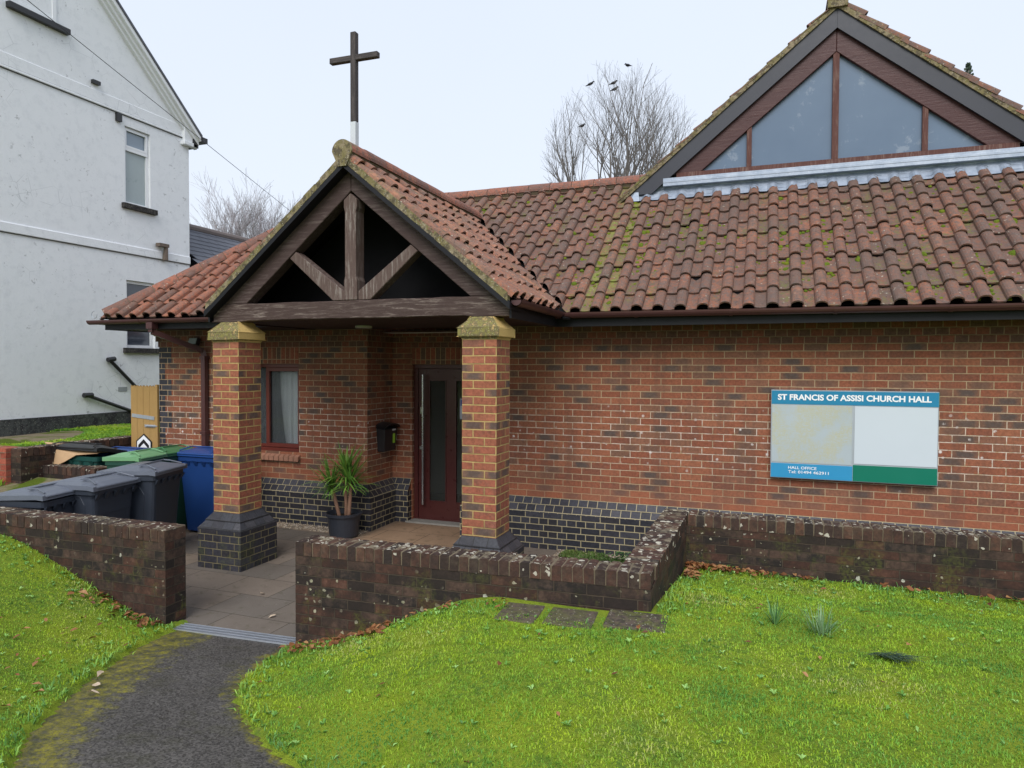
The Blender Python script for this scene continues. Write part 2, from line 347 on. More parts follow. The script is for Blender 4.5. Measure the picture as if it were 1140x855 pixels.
m_barge=simple('slate_grey_bargeboard',(.032,.035,.047),.45,.4,var=.18,scale=12)
m_fascia=simple('black_fascia',(.008,.008,.011),.5,.3,var=.3,scale=9)
m_gutter=simple('maroon_plastic_gutter',(.070,.028,.028),.35,.5,var=.2,scale=10)
m_maroon=wood_mat('maroon_painted_timber',(.060,.021,.020),(.12,.065,.055),.5,.4)
m_maroon2=simple('maroon_door_paint',(.070,.018,.017),.3,.5,var=.2,scale=8)
m_winframe=simple('red_window_frame',(.13,.028,.020),.35,.5,var=.2,scale=10)
m_mull=wood_mat('weathered_mullion',(.10,.04,.032),(.24,.16,.13),.8,axis=2)
m_black=simple('black_felt_and_shade',(.010,.010,.011),.9,.1,var=.3)
m_soffit=simple('dark_soffit_board',(.035,.018,.018),.6,.3,var=.3,scale=6)
m_lead=None
def lead():
    t=NT('lead_flashing'); ob=t.coord(); n=t.noise(ob,7,5,.65); n2=t.noise(ob,40,4,.7)
    c=t.mix(t.ramp(n,[(.35,0),(.65,1)]),(.26,.31,.39),(.38,.43,.51)); c=t.mix(t.math('MULTIPLY',t.ramp(n2,[(.55,0),(.65,1)]),.3),c,(.55,.58,.62))
    t.bump(n,.25,.01); return t.fin(c,.5,.5,.35)
m_lead=lead()
m_steel=simple('brushed_steel',(.55,.56,.58),.25,.5,.9,var=.1,scale=15)
m_galv=simple('galvanised_steel',(.50,.54,.60),.4,.5,.6,var=.2,scale=25)
m_white=simple('white_upvc',(.78,.80,.82),.35,.5,var=.05,scale=6)
m_blackp=simple('black_plastic',(.016,.016,.018),.4,.5,var=.2)
def glass_mat(name,tintc,op,rough=.02):
    t=NT(name); ob=t.coord(); n=t.noise(ob,1.7,3,.6)
    tr=t.n('ShaderNodeBsdfTransparent'); tr.inputs[0].default_value=(*tintc,1)
    t.fin(t.mix(n,tuple(x*.8 for x in op),tuple(x*1.2 for x in op)),rough,.9)
    mx=t.n('ShaderNodeMixShader'); fr=t.n('ShaderNodeFresnel'); fr.inputs[0].default_value=1.6
    t.l(t.math('ADD',t.math('MULTIPLY',fr.outputs[0],.8),.05,clamp=True),mx.inputs[0]); t.l(tr.outputs[0],mx.inputs[1]); t.l(t.b.outputs[0],mx.inputs[2]); t.l(mx.outputs[0],t.out.inputs[0])
    return t.m
m_glass=glass_mat('clear_window_glass',(.93,.95,.96),(.02,.022,.025))
m_dglass=glass_mat('reflection_grey_door_glass',(.9,.92,.9),(.22,.23,.22))  # grey opaque colour paints in reflections and the lit interior
def gable_glass():  # bluish sky reflection painted into the pane's base colour
    t=NT('sky_painted_gable_glass'); ob=t.coord(); z=t.sep(ob)
    n=t.noise(ob,1.1,4,.55); n2=t.noise(ob,9,5,.7)
    c=t.mix(n,(.10,.145,.215),(.155,.21,.29)); s=t.ramp(t.math('MULTIPLY',n2,t.noise(ob,2.2,2,.5)),[(.33,0),(.42,.35)])
    c=t.mix(s,c,(.36,.40,.45)); return t.fin(c,.15,.35)
m_gglass=gable_glass()
m_hglass=simple('pale_house_glass',(.22,.28,.34),.08,.8,var=.25,scale=1.5)
m_hglass_d=simple('dark_house_glass',(.05,.06,.08),.08,.8,var=.3,scale=2)
m_blind=simple('frosted_lower_glass',(.36,.42,.43),.3,.5,var=.12,scale=3)

# ------------------------------------------------------------------ brick wall sweep (plinths)
def sweep(mesh, path, prof, closed=False):
    """path: list of (x,y), outward is to the right of travel; prof: (offset,z) from top to bottom"""
    P=[Vector((a,b)) for a,b in path]; n=len(P)
    def nrm(i,j): d=(P[j]-P[i]).normalized(); return Vector((d.y,-d.x))
    offs=[]
    for i in range(n):
        if closed: a=nrm((i-1)%n,i); b=nrm(i,(i+1)%n)
        else:
            a=nrm(i-1,i) if i>0 else nrm(0,1); b=nrm(i,i+1) if i<n-1 else nrm(n-2,n-1)
        m=(a+b); m=m/ (1+a.dot(b)); offs.append(m)
    L=0
    for i in range(n if closed else n-1):
        j=(i+1)%n; l=(P[j]-P[i]).length; d=(P[j]-P[i]).normalized()
        for k in range(len(prof)-1):
            (o0,z0),(o1,z1)=prof[k],prof[k+1]
            a0=P[i]+offs[i]*o0; b0=P[j]+offs[j]*o0; a1=P[i]+offs[i]*o1; b1=P[j]+offs[j]*o1
            u=lambda q:L+(q-P[i]).dot(d)
            mesh.face([(*a1,z1),(*b1,z1),(*b0,z0),(*a0,z0)],[(u(a1),z1),(u(b1),z1),(u(b0),z0),(u(a0),z0)])
        L+=l

# ================================================================== CHURCH HALL
hall=thing('church_hall','red brick church hall with clay pantile roof, timber framed porch and big triangular gable window','building',(0,0,0))
ZT=2.385
def quads(m,x0,x1,z0,z1,y,holes=(),rev=.1):
    xs=sorted({x0,x1,*[h[0] for h in holes],*[h[1] for h in holes]}); zs=sorted({z0,z1,*[h[2] for h in holes],*[h[3] for h in holes]})
    for i in range(len(xs)-1):
        for j in range(len(zs)-1):
            cx=(xs[i]+xs[i+1])/2; cz=(zs[j]+zs[j+1])/2
            if any(h[0]<cx<h[1] and h[2]<cz<h[3] for h in holes): continue
            m.face([(xs[i],y,zs[j]),(xs[i+1],y,zs[j]),(xs[i+1],y,zs[j+1]),(xs[i],y,zs[j+1])])
    for a,b,c,d in holes:
        m.face([(a,y,c),(a,y,d),(a,y+rev,d),(a,y+rev,c)]); m.face([(b,y,c),(b,y+rev,c),(b,y+rev,d),(b,y,d)])
        m.face([(a,y,c),(a,y+rev,c),(b,y+rev,c),(b,y,c)]); m.face([(a,y,d),(b,y,d),(b,y+rev,d),(a,y+rev,d)])
w=M()
WX0,WX1,WZ0,WZ1=-4.0,-3.16,.955,2.16
quads(w,-4.1,-2.09,0,2.72,0,[(WX0,WX1,WZ0,WZ1)],.12)
quads(w,-.6,9.0,0,2.72,0)
w.face([(-2.09,0,0),(-2.09,.65,0),(-2.09,.65,2.72),(-2.09,0,2.72)])
w.face([(-.6,.65,0),(-.6,0,0),(-.6,0,2.72),(-.6,.65,2.72)])
quads(w,-2.09,-.6,0,2.72,.65,[(-1.78,-.72,0,2.16)],.09)
quads(w,-5.2,-4.1,0,2.72,-.4)
w.face([(-4.1,-.4,0),(-4.1,0,0),(-4.1,0,2.72),(-4.1,-.4,2.72)])
w.face([(-5.2,4.2,0),(-5.2,-.4,0),(-5.2,-.4,2.72),(-5.2,4.2,2.72)])
w.face([(9,4.2,0),(-5.2,4.2,0),(-5.2,4.2,2.72),(9,4.2,2.72)])
w.face([(9,0,0),(9,4.2,0),(9,4.2,2.72),(9,0,2.72)])
wall=w.build('brick_wall',m_brick,hall,fix=False)
# quoins on the left corner (blue bricks in blocks of three courses, one long, one short)
q=M()
z=ZT; k=0
while z>0.6:
    wd=.215 if k%2==0 else .10
    zz=z-3*.075
    q.box(-5.203,-5.2+wd,-.403,-.39,zz+.003,z-.003); q.box(-5.203,-5.19,-.39,-.4+ (.10 if k%2==0 else .215),zz+.003,z-.003); z=zz; k+=1
q.build('blue_brick_quoins',m_quoin,hall)
# corbelled header courses under the eaves
cb=M()
def corbel(x0,x1,y,l=0,r=0):
    for i,p in enumerate((.012,.034,.050)):
        cb.box(x0-p*l,x1+p*r,y-p,y+.02,ZT+i*.075+.001,ZT+(i+1)*.075-(0 if i<2 else -.03))
corbel(-.6,9,0); corbel(-4.098,-2.09,0,0,1); corbel(-5.2,-4.1,-.4,1,1)
for i,p in enumerate((.010,.028,.044)): cb.box(-2.10,-2.09+p,0.003,.65,ZT+i*.075+.001,ZT+(i+1)*.075)
corbel(-2.088,-.602,.65)
cb.build('corbel_course',m_brick_h,hall)
s=M(); s.box(WX0-.0,WX1,-.004,.02,2.163,ZT-.002); s.build('soldier_course',m_sold,hall)
s=M(); s.box(-1.78,-.66,.646,.66,2.163,ZT-.002); s.build('soldier_course',m_sold,hall)
# plinth
PR1=[(0.002,.585),(.050,.520),(.058,.510),(.056,.503)]; PR2=[(.056,.503),(.104,.443),(.1125,.432),(.1125,.424)]; PR3=[(.1125,.424),(.1125,-.05)]
sp=M(); bl=M()
paths=[[(-5.2,3),(-5.2,-.4),(-4.1,-.4),(-4.1,0),(-2.09,0),(-2.09,.65),(-1.79,.65)],[(-.71,.65),(-.6,.65),(-.6,0),(9,0)]]
for p in paths: sweep(sp,p,PR1); sweep(sp,p,PR2); sweep(bl,p,PR3)
# reveal ends at the door
bl.face([(-1.79,.54,-.05),(-1.79,.74,-.05),(-1.79,.74,.424),(-1.79,.54,.424)])
pl=bl.build('blue_brick_plinth',m_blue,hall,fix=False); sp.build('splay_course',m_splay,pl,fix=False)
# window
wn=M(); y=.085
def frame(m,x0,x1,z0,z1,y0,y1,t):
    m.box(x0,x1,y0,y1,z0,z0+t); m.box(x0,x1,y0,y1,z1-t,z1); m.box(x0,x0+t,y0+.001,y1-.001,z0+t,z1-t); m.box(x1-t,x1,y0+.001,y1-.001,z0+t,z1-t)
wo=bpy.data.objects.new('window',None); COL.objects.link(wo); wo.parent=hall; wo.location=(-3.58,0,.955)
wn.box(WX0,WX1,.05,.12,WZ1-.05,WZ1); frame(wn,-3.745,WX1,WZ0+.05,WZ1-.05,.045,.11,.055); wn.box(WX0,-3.745,.06,.11,WZ0+.05,WZ0+.09); wn.box(WX0,WX1,.03,.12,WZ0,WZ0+.045)
wn.build('window_frame',m_winframe,wo,bevel=.004)
g=M(); g.box(-3.69,WX1-.055,.075,.081,WZ0+.105,WZ1-.105); g.box(WX0+.01,-3.75,.09,.096,WZ0+.09,WZ1-.05); g.build('window_pane',m_glass,wo)
cu=M(); n=90
for i in range(n):
    a=WX0+(WX1-WX0)*i/n; b=WX0+(WX1-WX0)*(i+1)/n
    f=lambda x:.122+.010*math.sin(x*62+math.sin(x*13)*1.6)+.004*math.sin(x*131)
    cu.face([(a,f(a),.9),(b,f(b),.9),(b,f(b),2.2),(a,f(a),2.2)])
cu.build('net_curtain',simple('white_net_curtain',(.93,.94,.93),.9,.1,var=.01,scale=7),wo,smooth=True)
sl=M()
nb=11
for i in range(nb):
    a=WX0-.02+i*(WX1-WX0+.05)/nb; b=a+(WX1-WX0+.05)/nb-.009
    sl.mesh([(a,-.055,.835),(b,-.055,.835),(b,-.055,.895),(a,-.055,.895),(a,.05,.905),(b,.05,.905),(b,.05,.948),(a,.05,.948)],[(0,1,2,3),(3,2,6+1-1,7),(0,4,5,1),(1,5,6,2),(0,3,7,4),(4,7,6,5)],random.random())
sl.build('brick_sill',m_cope if False else simple('sill_brick',(.30,.15,.10),.85,.2,var=.35,scale=14,bump=.5),wo)
ms=M(); ms.box(WX0-.015,WX1+.015,-.045,.05,.842,.896); ms.build('sill_mortar',m_mort,wo)
# door
do=bpy.data.objects.new('entrance_door',None); COL.objects.link(do); do.parent=hall; do.location=(-1.25,.7,0)
d=M(); frame(d,-1.78,-.72,-.02,2.16,.70,.76,.06); fr=d.build('door_frame',m_maroon2,do,bevel=.004)
d=M()
lx0,lx1,lz0,lz1=-1.715,-.785,.03,2.095
gl=[(-1.56,-1.29,.27,1.95),(-1.16,-.935,.27,1.95)]
xs=[lx0,gl[0][0],gl[0][1],gl[1][0],gl[1][1],lx1]
d.box(lx0,lx1,.715,.755,lz0,.27); d.box(lx0,lx1,.715,.755,1.95,lz1)
for a,b in ((lx0,gl[0][0]),(gl[0][1],gl[1][0]),(gl[1][1],lx1)): d.box(a,b,.715,.755,.27,1.95)
for a,b,c,e in gl: frame(d,a+.002,b-.002,c+.002,e-.002,.708,.735,.014)
d.build('door_leaf',m_maroon2,do)
g=M()
for a,b,c,e in gl: g.box(a,b,.735,.741,c,e)
g.build('door_glass',m_dglass,do)
h=M(); h.tube([(-1.615,.64,.24),(-1.615,.64,2.02)],.016,12); h.tube([(-1.615,.64,.32),(-1.615,.715,.32)],.009,8); h.tube([(-1.615,.64,1.94),(-1.615,.715,1.94)],.009,8)
h.build('pull_handle',m_steel,do,smooth=False)
h=M(); h.lathe([(0,.0),(.026,.0),(.026,.02),(0,.02)],(0,0,0),16)
for v in range(len(h.v)): x,yy,z=h.v[v]; h.v[v]=(x-1.665,.712-z,yy+1.01)
h.build('door_lock',m_steel,do); h=M(); h.box(-1.68,-1.65,.70,.715,1.48,1.57); h.build('lock_plate',m_steel,do)
n_=M(); n_.box(-1.10,-.95,.728,.731,1.42,1.70); n_.build('paper_notice',simple('notice_paper',(.6,.65,.75),.7,.2,var=.1),do)
n_=M(); n_.box(-1.09,-.96,.7255,.728,1.60,1.68); n_.build('notice_heading',simple('notice_blue_ink',(.08,.16,.5),.7,.2),do)
th=M(); th.box(-1.82,-.68,.52,.76,-.01,.022); th.build('door_threshold',simple('grey_concrete',(.26,.25,.23),.9,.2,var=.2,scale=20,bump=.4),do)
# interior seen through the glass
i_=M(); i_.face([(-4.9,.8,.01),(8,.8,.01),(8,4,.01),(-4.9,4,.01)]); i_.build('indoor_floor',simple('indoor_carpet',(.12,.10,.08),.9,.1),hall)
i_=M(); i_.face([(-4.05,2.6,0),(8,2.6,0),(8,2.6,2.6),(-4.05,2.6,2.6)]); i_.face([(-4.05,.3,2.58),(8,.3,2.58),(8,4,2.58),(-4.05,4,2.58)])
i_.face([(-4.05,.2,0),(-4.05,3,0),(-4.05,3,2.6),(-4.05,.2,2.6)]); i_.build('indoor_wall',simple('indoor_plaster',(.6,.58,.54),.9,.1),hall)

# ---------------- roofs
SL=.82; ANG=math.atan(SL); CA,SA=math.cos(ANG),math.sin(ANG)
GA,CW=.295,.223
def prof(n_pan=4,n_roll=8):
    pts=[]
    for i in range(n_pan+1):
        u=i/n_pan; pts.append((u*.48,-.008*math.sin(math.pi*u)))
    for i in range(1,n_roll+1):
        a=math.pi*i/n_roll; pts.append((.48+.52*(1-math.cos(a))/2,.060*math.sin(a)**.75))
    return pts
PF=prof()
def tile_slope(name,mat,O,U,V,cols,rows,keep=None,cuts=None,jit=1,parent=None,thick=.017,tilt=.032,mirror=False):
    O,U,V=Vector(O),Vector(U).normalized(),Vector(V).normalized(); N=U.cross(V).normalized()
    if N.z<0: N=-N
    m=M(); und=M()
    pf=[(1-a,b) for a,b in reversed(PF)] if mirror else PF
    for r in range(rows):
        wob=random.uniform(-.004,.004)
        for c in range(cols):
            ctr=O+U*((c+.5)*CW)+V*((r+.5)*GA)
            if keep and not keep(ctr): continue
            du=random.gauss(0,.0025)*jit; dv=random.gauss(0,.008)*jit+wob; dn=random.gauss(0,.0035)*jit; rt=random.gauss(0,.011)*jit; ti=random.random()
            lo=[];hi=[];lb=[]
            for a,h in pf:
                x=c*CW+a*CW*1.02+du
                lo.append(O+U*(x)+V*(r*GA-.03+dv+rt*(a-.5)*CW*4)+N*(h+tilt+dn))
                hi.append(O+U*(x+rt*.1)+V*((r+1)*GA+.02+dv)+N*(h+dn))
                lb.append(O+U*(x)+V*(r*GA-.03+dv+rt*(a-.5)*CW*4)+N*(h+tilt+dn-thick))
            n=len(pf); base=len(m.v)
            m.v+=[tuple(p) for p in lo+hi+lb]
            for i in range(n-1):
                ua=(c+pf[i][0]); ub=(c+pf[i+1][0])
                m.f.append((base+i,base+i+1,base+n+i+1,base+n+i)); m.uv.append([(ua,r),(ub,r),(ub,r+1),(ua,r+1)]); m.t.append(ti)
                m.f.append((base+2*n+i,base+2*n+i+1,base+i+1,base+i)); m.uv.append([(ua,r)]*2+[(ub,r)]*2); m.t.append(ti)
            if True:
                e0=base; e1=base+n-1
                m.f.append((e0,base+n,base+2*n)); m.uv.append(None); m.t.append(ti)
                m.f.append((e1,base+2*n+n-1,base+n+n-1)); m.uv.append(None); m.t.append(ti)
    o=m.build(name,mat,parent or hall,fix=False,cuts=cuts)
    return o
def underlay(pts,name='roof_underlay'):
    m=M(); m.face(pts); return m.build(name,m_black,hall,fix=False)
# main roof, right of the porch valley; eave at y=-.52
ZM=3.13   # batten plane: z = ZM + SL*y
X0=-1.09
kv=Vector((-1,-1,0)).normalized()
E0=-.475
tile_slope('tiled_main_roof',m_tile,(-1.12,E0,ZM+SL*E0),(1,0,0),(0,CA,SA),42,11,keep=lambda p:(p.x+p.y>.0) and not(p.x>1.25 and p.y>1.62),
    cuts=[((.22,0,0),kv),((0,1.86,0),(0,1,0))])
tile_slope('tiled_main_roof',m_tile,(-1.12-6*CW,E0,ZM+SL*E0),(1,0,0),(0,CA,SA),6,11,keep=lambda p:p.y-p.x>2.2,
    cuts=[((0,2.36,0),Vector((1,-1,0)).normalized()),((0,1.86,0),(0,1,0)),((-2.2,0,0),(-1,0,0))])
def hz(y): return ZM+SL*y
underlay([(-1.2,-.46,hz(-.46)-.012),(9,-.46,hz(-.46)-.012),(9,1.86,hz(1.86)-.012),(-1.2,1.86,hz(1.86)-.012)])
underlay([(-5.0,4.3,2.7),(9,4.3,2.7),(9,1.86,hz(1.86)-.02),(-3.2,1.86,hz(1.86)-.02)])
# left wing roof; eave at y=-1.04; hip at the left end
ZL=3.58
EL=-1.00; HX=-5.57
tile_slope('tiled_left_roof',m_tile_l,(HX+.0,EL,ZL+SL*EL),(1,0,0),(0,CA,SA),21,11,keep=lambda p:p.x-p.y>HX-EL-.2 and p.z<4.72 and p.y-p.x>1.6,
    cuts=[((HX+.05,EL,0),Vector((-1,1,0)).normalized()),((0,1.32,0),(0,1,0)),((-2.0,0,0),(1,0,0)),((0,1.80,0),Vector((1,-1,0)).normalized())])
def lz(y): return ZL+SL*y-.012
underlay([(HX,EL,lz(EL)),(-2.86,EL,lz(EL)),(-2.05,-.20,lz(-.20)),(-2.05,1.32,lz(1.32)),(HX+2.36,1.32,lz(1.32))])
tile_slope('tiled_hip_roof',m_tile_l,(HX,4.2,ZL+SL*EL),(0,-1,0),(CA,0,SA),24,11,keep=lambda p:p.x-p.y<HX-EL+.2 and p.z<4.75,cuts=[((HX-.05,EL,0),Vector((1,-1,0)).normalized())])
underlay([(HX,4.2,lz(EL)),(HX,EL,lz(EL)),(HX+2.36,1.32,lz(1.32)),(HX+2.36,4.2,lz(1.32))])
m=M(); m.box(HX+2.3,-2.1,1.3,1.9,4.55,4.60); m.build('flat_lead_cap',m_lead,hall)
# porch roof
ZP=4.16; YV=-2.03; XE=.62
PE=ZP-SL*(XE-X0)
tile_slope('tiled_porch_roof',m_tile_p,(XE,YV,PE),(0,1,0),(-CA,0,SA),16,8,keep=lambda p:p.x+p.y<.45,cuts=[((.13,0,0),-kv),((X0,0,0),(-1,0,0))],mirror=True)
XL=2*X0-XE
tile_slope('tiled_porch_roof',m_tile_p,(XL,YV,PE),(0,1,0),(CA,0,SA),16,8,keep=lambda p:p.y-p.x<2.1,cuts=[((0,1.74,0),Vector((-1,1,0)).normalized()),((X0,0,0),(1,0,0))])
for sx in (1,-1):
    a=XE if sx>0 else XL
    underlay([(a,YV+.02,PE-.012),(X0,YV+.02,ZP-.012),(X0,1.27,ZP-.012),(a,-.5 if sx>0 else -1.04,PE-.012)])
# valley gutters (dark)
m=M()
m.bar((.76,-.58,hz(-.58)+.0),(X0,1.29,ZP+.0),.10,.02); m.build('valley_gutter',m_black,hall)
# ridge tiles
def ridge(name,a,b,r=.115,n=None,up=(0,0,1),mat=None,drop=.06,first_big=False):
    a,b=Vector(a),Vector(b); L=(b-a).length; k=(b-a).normalized(); x=k.cross(Vector(up)).normalized(); u=x.cross(k)
    n=n or round(L/.31); m=M(); mo=M()
    for i in range(n):
        p0=a+k*(i*L/n-.0)+u*random.uniform(-.003,.003); p1=a+k*((i+1)*L/n+.0)+u*random.uniform(-.003,.003); ti=random.random(); sid=random.uniform(-.003,.003)
        segs=12; rows=[]
        for p,rr in ((p0+k*.004,r*1.0),(p1-k*.006,r*.985)):
            for q,th in ((rr,0),(rr-.014,0)):
                ring=[]
                for j in range(segs+1):
                    an=math.pi*(j/segs)*1.08-.04*math.pi
                    ring.append(p+x*(math.cos(an)*q+sid)+u*(math.sin(an)*q-drop))
                rows.append(ring)
        base=len(m.v)
        for rg in rows: m.v+=[tuple(p) for p in rg]
        n1=segs+1
        for j in range(segs):
            for q in ((0,2),(3,1),(1,0),(2,3)):
                m.f.append((base+q[0]*n1+j,base+q[0]*n1+j+1,base+q[1]*n1+j+1,base+q[1]*n1+j)); m.uv.append([(.8,0)]*4); m.t.append(ti)
    o=m.build(name,mat or m_ridge,hall,fix=True)
    for j in range(1): 
        mo.tube([a+u*(-drop-.0)-k*0+k*.01,b+u*(-drop)-k*.01],r*.86,12)
    mo.build('ridge_mortar',m_mort,o)
    return o
ridge('ridge_tiles',(X0,YV-.01,ZP+.115),(X0,1.20,ZP+.115),.115)
ridge('ridge_tiles',(-2.1,1.86,hz(1.86)+.085),(1.45,1.86,hz(1.86)+.085),.11)
ridge('hip_tiles',(HX+.02,EL+.02,ZL+SL*EL+.075),(HX+2.36,1.32,ZL+SL*1.32+.075),.105,drop=.055,n=11)
# round mortar-filled end of the porch ridge + verge mortar
m=M(); seg=16
pts=[(X0+.112*math.cos(math.pi*j/seg),ZP+.06+.112*math.sin(math.pi*j/seg)) for j in range(seg+1)]
pts=list(reversed([(2*X0-x,z) for x,z in pts])); 
pts=[(X0-.112,ZP+.055)]+[(X0-.112*math.cos(math.pi*j/seg),ZP+.055+.112*math.sin(math.pi*j/seg)) for j in range(1,seg)]+[(X0+.112,ZP+.055),(X0+.045,ZP-.09),(X0-.045,ZP-.09)]
m.poly_prism(list(reversed(pts)),YV-.022,YV+.10); m.build('ridge_end_mortar',m_verge,hall)
m=M()
for sx in (1,-1):
    # verge mortar bed between undercloak and tiles, uneven
    n=26; prev=None
    for i in range(n):
        s0=i/n; s1=(i+1)/n
        for s_ in ():pass
        xa=X0+sx*(XE-X0)*s0; xb=X0+sx*(XE-X0)*s1; za=ZP-SL*abs(xa-X0); zb=ZP-SL*abs(xb-X0)
        t=random.uniform(.030,.040); yo=random.uniform(-.004,.004)
        P=[(xa,za-.040),(xb,zb-.040),(xb,zb+t),(xa,za+t)]
        if sx<0: P=list(reversed(P))
        m.poly_prism(P,YV-.006+yo,YV+.06)
m.build('verge_mortar',m_verge,hall)
m=M()
for sx in (1,-1):
    P=[(X0,ZP-.095),(X0+sx*(XE-X0+.02),PE-.110),(X0+sx*(XE-X0+.02),PE-.045),(X0,ZP-.045)]
    if sx<0: P=list(reversed(P))
    m.poly_prism(P,YV-.004,YV+.40)
m.build('verge_undercloak',m_fascia,hall)

# ---------------- porch truss
tr=bpy.data.objects.new('porch_truss',None); COL.objects.link(tr); tr.parent=hall; tr.location=(X0,-1.9,2.6)
YB0,YB1=-1.92,-1.77
def prism(name,P,mat,y0=YB0,y1=YB1,bev=.006,jag=True):
    m=M(); m.poly_prism(P,y0,y1); return m.build(name,mat,tr,bevel=bev)
bz0,bz1=2.595,2.785
def beam_outline(x0,x1):
    top=[];bot=[]; n=30
    for i in range(n+1):
        x=x0+(x1-x0)*i/n; bot.append((x,bz0+(0 if (i<4 or i>n-4) else .014)+random.uniform(-.003,.003))); top.append((x,bz1+random.uniform(-.003,.003)))
    return bot+list(reversed(top))
prism('tie_beam',beam_outline(-2.80,.60),m_beam)
AX=X0+.01
def rafter(sx):
    # outer line ends and inner line ends
    xo=AX+sx*1.665; xi=AX+sx*1.285
    n=12; inner=[]
    for i in range(n+1):
        s=i/n; x=xi+(AX-xi)*s; z=bz1+(3.86-bz1)*s
        inner.append((x-sx*(.012 if 2<i<n-1 else 0),z+(.010 if 2<i<n-1 else 0)+random.uniform(-.002,.002)))
    P=[(xo,bz1+.002)]+inner+[(AX,4.09)]
    P=[(xo,bz1+.002)]+[(x,z+.002) for x,z in inner]+[(AX,4.075)]
    if sx>0: P=list(reversed(P))
    P=[(x if abs(x-AX)>.001 else AX+sx*.0015,z) for x,z in P]
    prism('principal_rafter',P,m_rafter,YB0+.008,YB1)
rafter(1); rafter(-1)
kx0,kx1=AX-.075,AX+.075
P=[(kx0,bz1+.003),(kx1,bz1+.003),(kx1,2.98),(kx1-.012,3.02),(kx1-.012,3.66),(kx1,3.70),(kx1,3.775),(AX,3.838),(kx0,3.775),(kx0,3.70),(kx0+.012,3.66),(kx0+.012,3.02),(kx0,2.98)]
prism('king_post',P,m_beam_d,YB0-.006,YB1)
for sx in (1,-1):
    P=[(AX+sx*.078,bz1+.003),(AX+sx*.215,bz1+.003),(AX+sx*.735,3.235),(AX+sx*.660,3.300),(AX+sx*.078,2.93-.055)]
    if sx<0: P=list(reversed(P))
    prism('truss_strut',P,m_beam_d,YB0+.012,YB1-.01)
# black sheet painting the deep shade of the hollow gable + porch ceiling
m=M(); m.poly_prism([(X0-1.7,2.70),(X0+1.7,2.70),(X0,4.06)],-1.30,-1.28); m.build('gable_void_shade',m_black,hall)
m=M(); 
for i in range(22):
    a=-2.75+i*.152; m.box(a,a+.149,-1.765,-.055,2.612,2.628)
m.build('porch_soffit',m_soffit,hall)
m=M(); m.box(-2.70,.50,-1.768,-1.0,2.70,2.71); m.build('ceiling_joist_board',m_soffit,hall)
m=M()
m.tube([(-1.7,-.7,2.610),(-1.7,-.7,2.585)],.10,16); m.build('porch_ceiling_light',simple('light_diffuser',(.45,.44,.40),.4),hall)

# ---------------- fascia, soffit, gutters
f=M()
f.box(.62,9,-.465,-.445,2.575,2.70)                 # main
f.box(-5.50,-2.86,-1.0,-.98,2.60,2.71)          # left wing
f.box(-5.50,-5.48,-.98,4.2,2.60,2.71)
f.box(.60,.62,-1.93,-.445,2.575,2.70)            # porch right
f.box(-2.86,-2.84,-1.93,-.93,2.60,2.71)
f.build('fascia_board',m_fascia,hall)
f=M(); f.box(.5,9,-.447,-.0,2.612,2.622); f.box(-5.48,-2.85,-.98,-.0,2.612,2.622); f.box(.40,.60,-1.90,.0,2.60,2.611); f.box(-5.48,-5.2,-.4,4.2,2.612,2.622); f.box(-2.86,-2.76,-1.9,-.4,2.60,2.611); f.build('eaves_soffit',m_soffit,hall)
def gutter(a,b,outd,r=.055,name='gutter'):
    a,b=Vector(a),Vector(b); o=Vector(outd); up=Vector((0,0,1)); m=M(); seg=10
    pr=[]
    for rr in (r,r-.006):
        pr.append([( -math.cos(math.pi*j/seg)*rr, -math.sin(math.pi*j/seg)*rr) for j in range(seg+1)])
    base=0
    P=[]
    for e in (a,b):
        for ring in pr: P.append([e+o*x+up*z for x,z in ring])
    n=seg+1
    vs=[p for r_ in P for p in r_]; fs=[]
    for j in range(seg):
        fs+=[(j,j+1,2*n+j+1,2*n+j),(n+j,3*n+j,3*n+j+1,n+j+1),(j,n+j,n+j+1,j+1),(2*n+j,2*n+j+1,3*n+j+1,3*n+j)]
    fs+=[(0,2*n,3*n,n),(seg,n+seg,3*n+seg,2*n+seg)]
    fs+=[tuple(range(n)),tuple(2*n+j for j in reversed(range(n)))]
    m.mesh(vs,fs)
    L=(b-a).length; k=(b-a).normalized(); t=.9
    while t<L:   # union brackets
        for j in range(seg):
            a0,a1=[(-math.cos(math.pi*q/seg)*(r+.006),-math.sin(math.pi*q/seg)*(r+.006)) for q in (j,j+1)]
            m.mesh([a+k*(t-.018)+o*a0[0]+up*a0[1],a+k*(t+.018)+o*a0[0]+up*a0[1],a+k*(t+.018)+o*a1[0]+up*a1[1],a+k*(t-.018)+o*a1[0]+up*a1[1]],[(0,1,2,3)])
        t+=.95
    return m.build(name,m_gutter,hall,fix=True)
gutter((.60,-.53,2.722),(9,-.53,2.700),(0,-1,0),.060)
gutter((-5.70,-1.062,2.722),(-2.86,-1.062,2.728),(0,-1,0))
gutter((.683,-1.98,2.732),(.683,-.50,2.722),(1,0,0))
gutter((-5.56,-1.03,2.722),(-5.56,4.2,2.72),(-1,0,0))
# downpipe
dp=M()
dp.box(-4.66,-4.56,-1.11,-1.01,2.60,2.68)
pts=[(-4.61,-1.06,2.64),(-4.61,-1.06,2.56),(-4.36,-.47,2.33),(-4.345,-.455,2.24),(-4.345,-.455,.0)]
for a,b in zip(pts[:-1],pts[1:]): dp.bar(a,b,.066,.066,up=(0,1,.01) if abs(a[2]-b[2])>.4 or a[1]==b[1] else (0,0,1))
dp.box(-4.388,-4.302,-.50,-.40,2.22,2.26); dp.box(-4.388,-4.302,-.50,-.40,1.2,1.24)
dp.build('downpipe',m_gutter,hall)
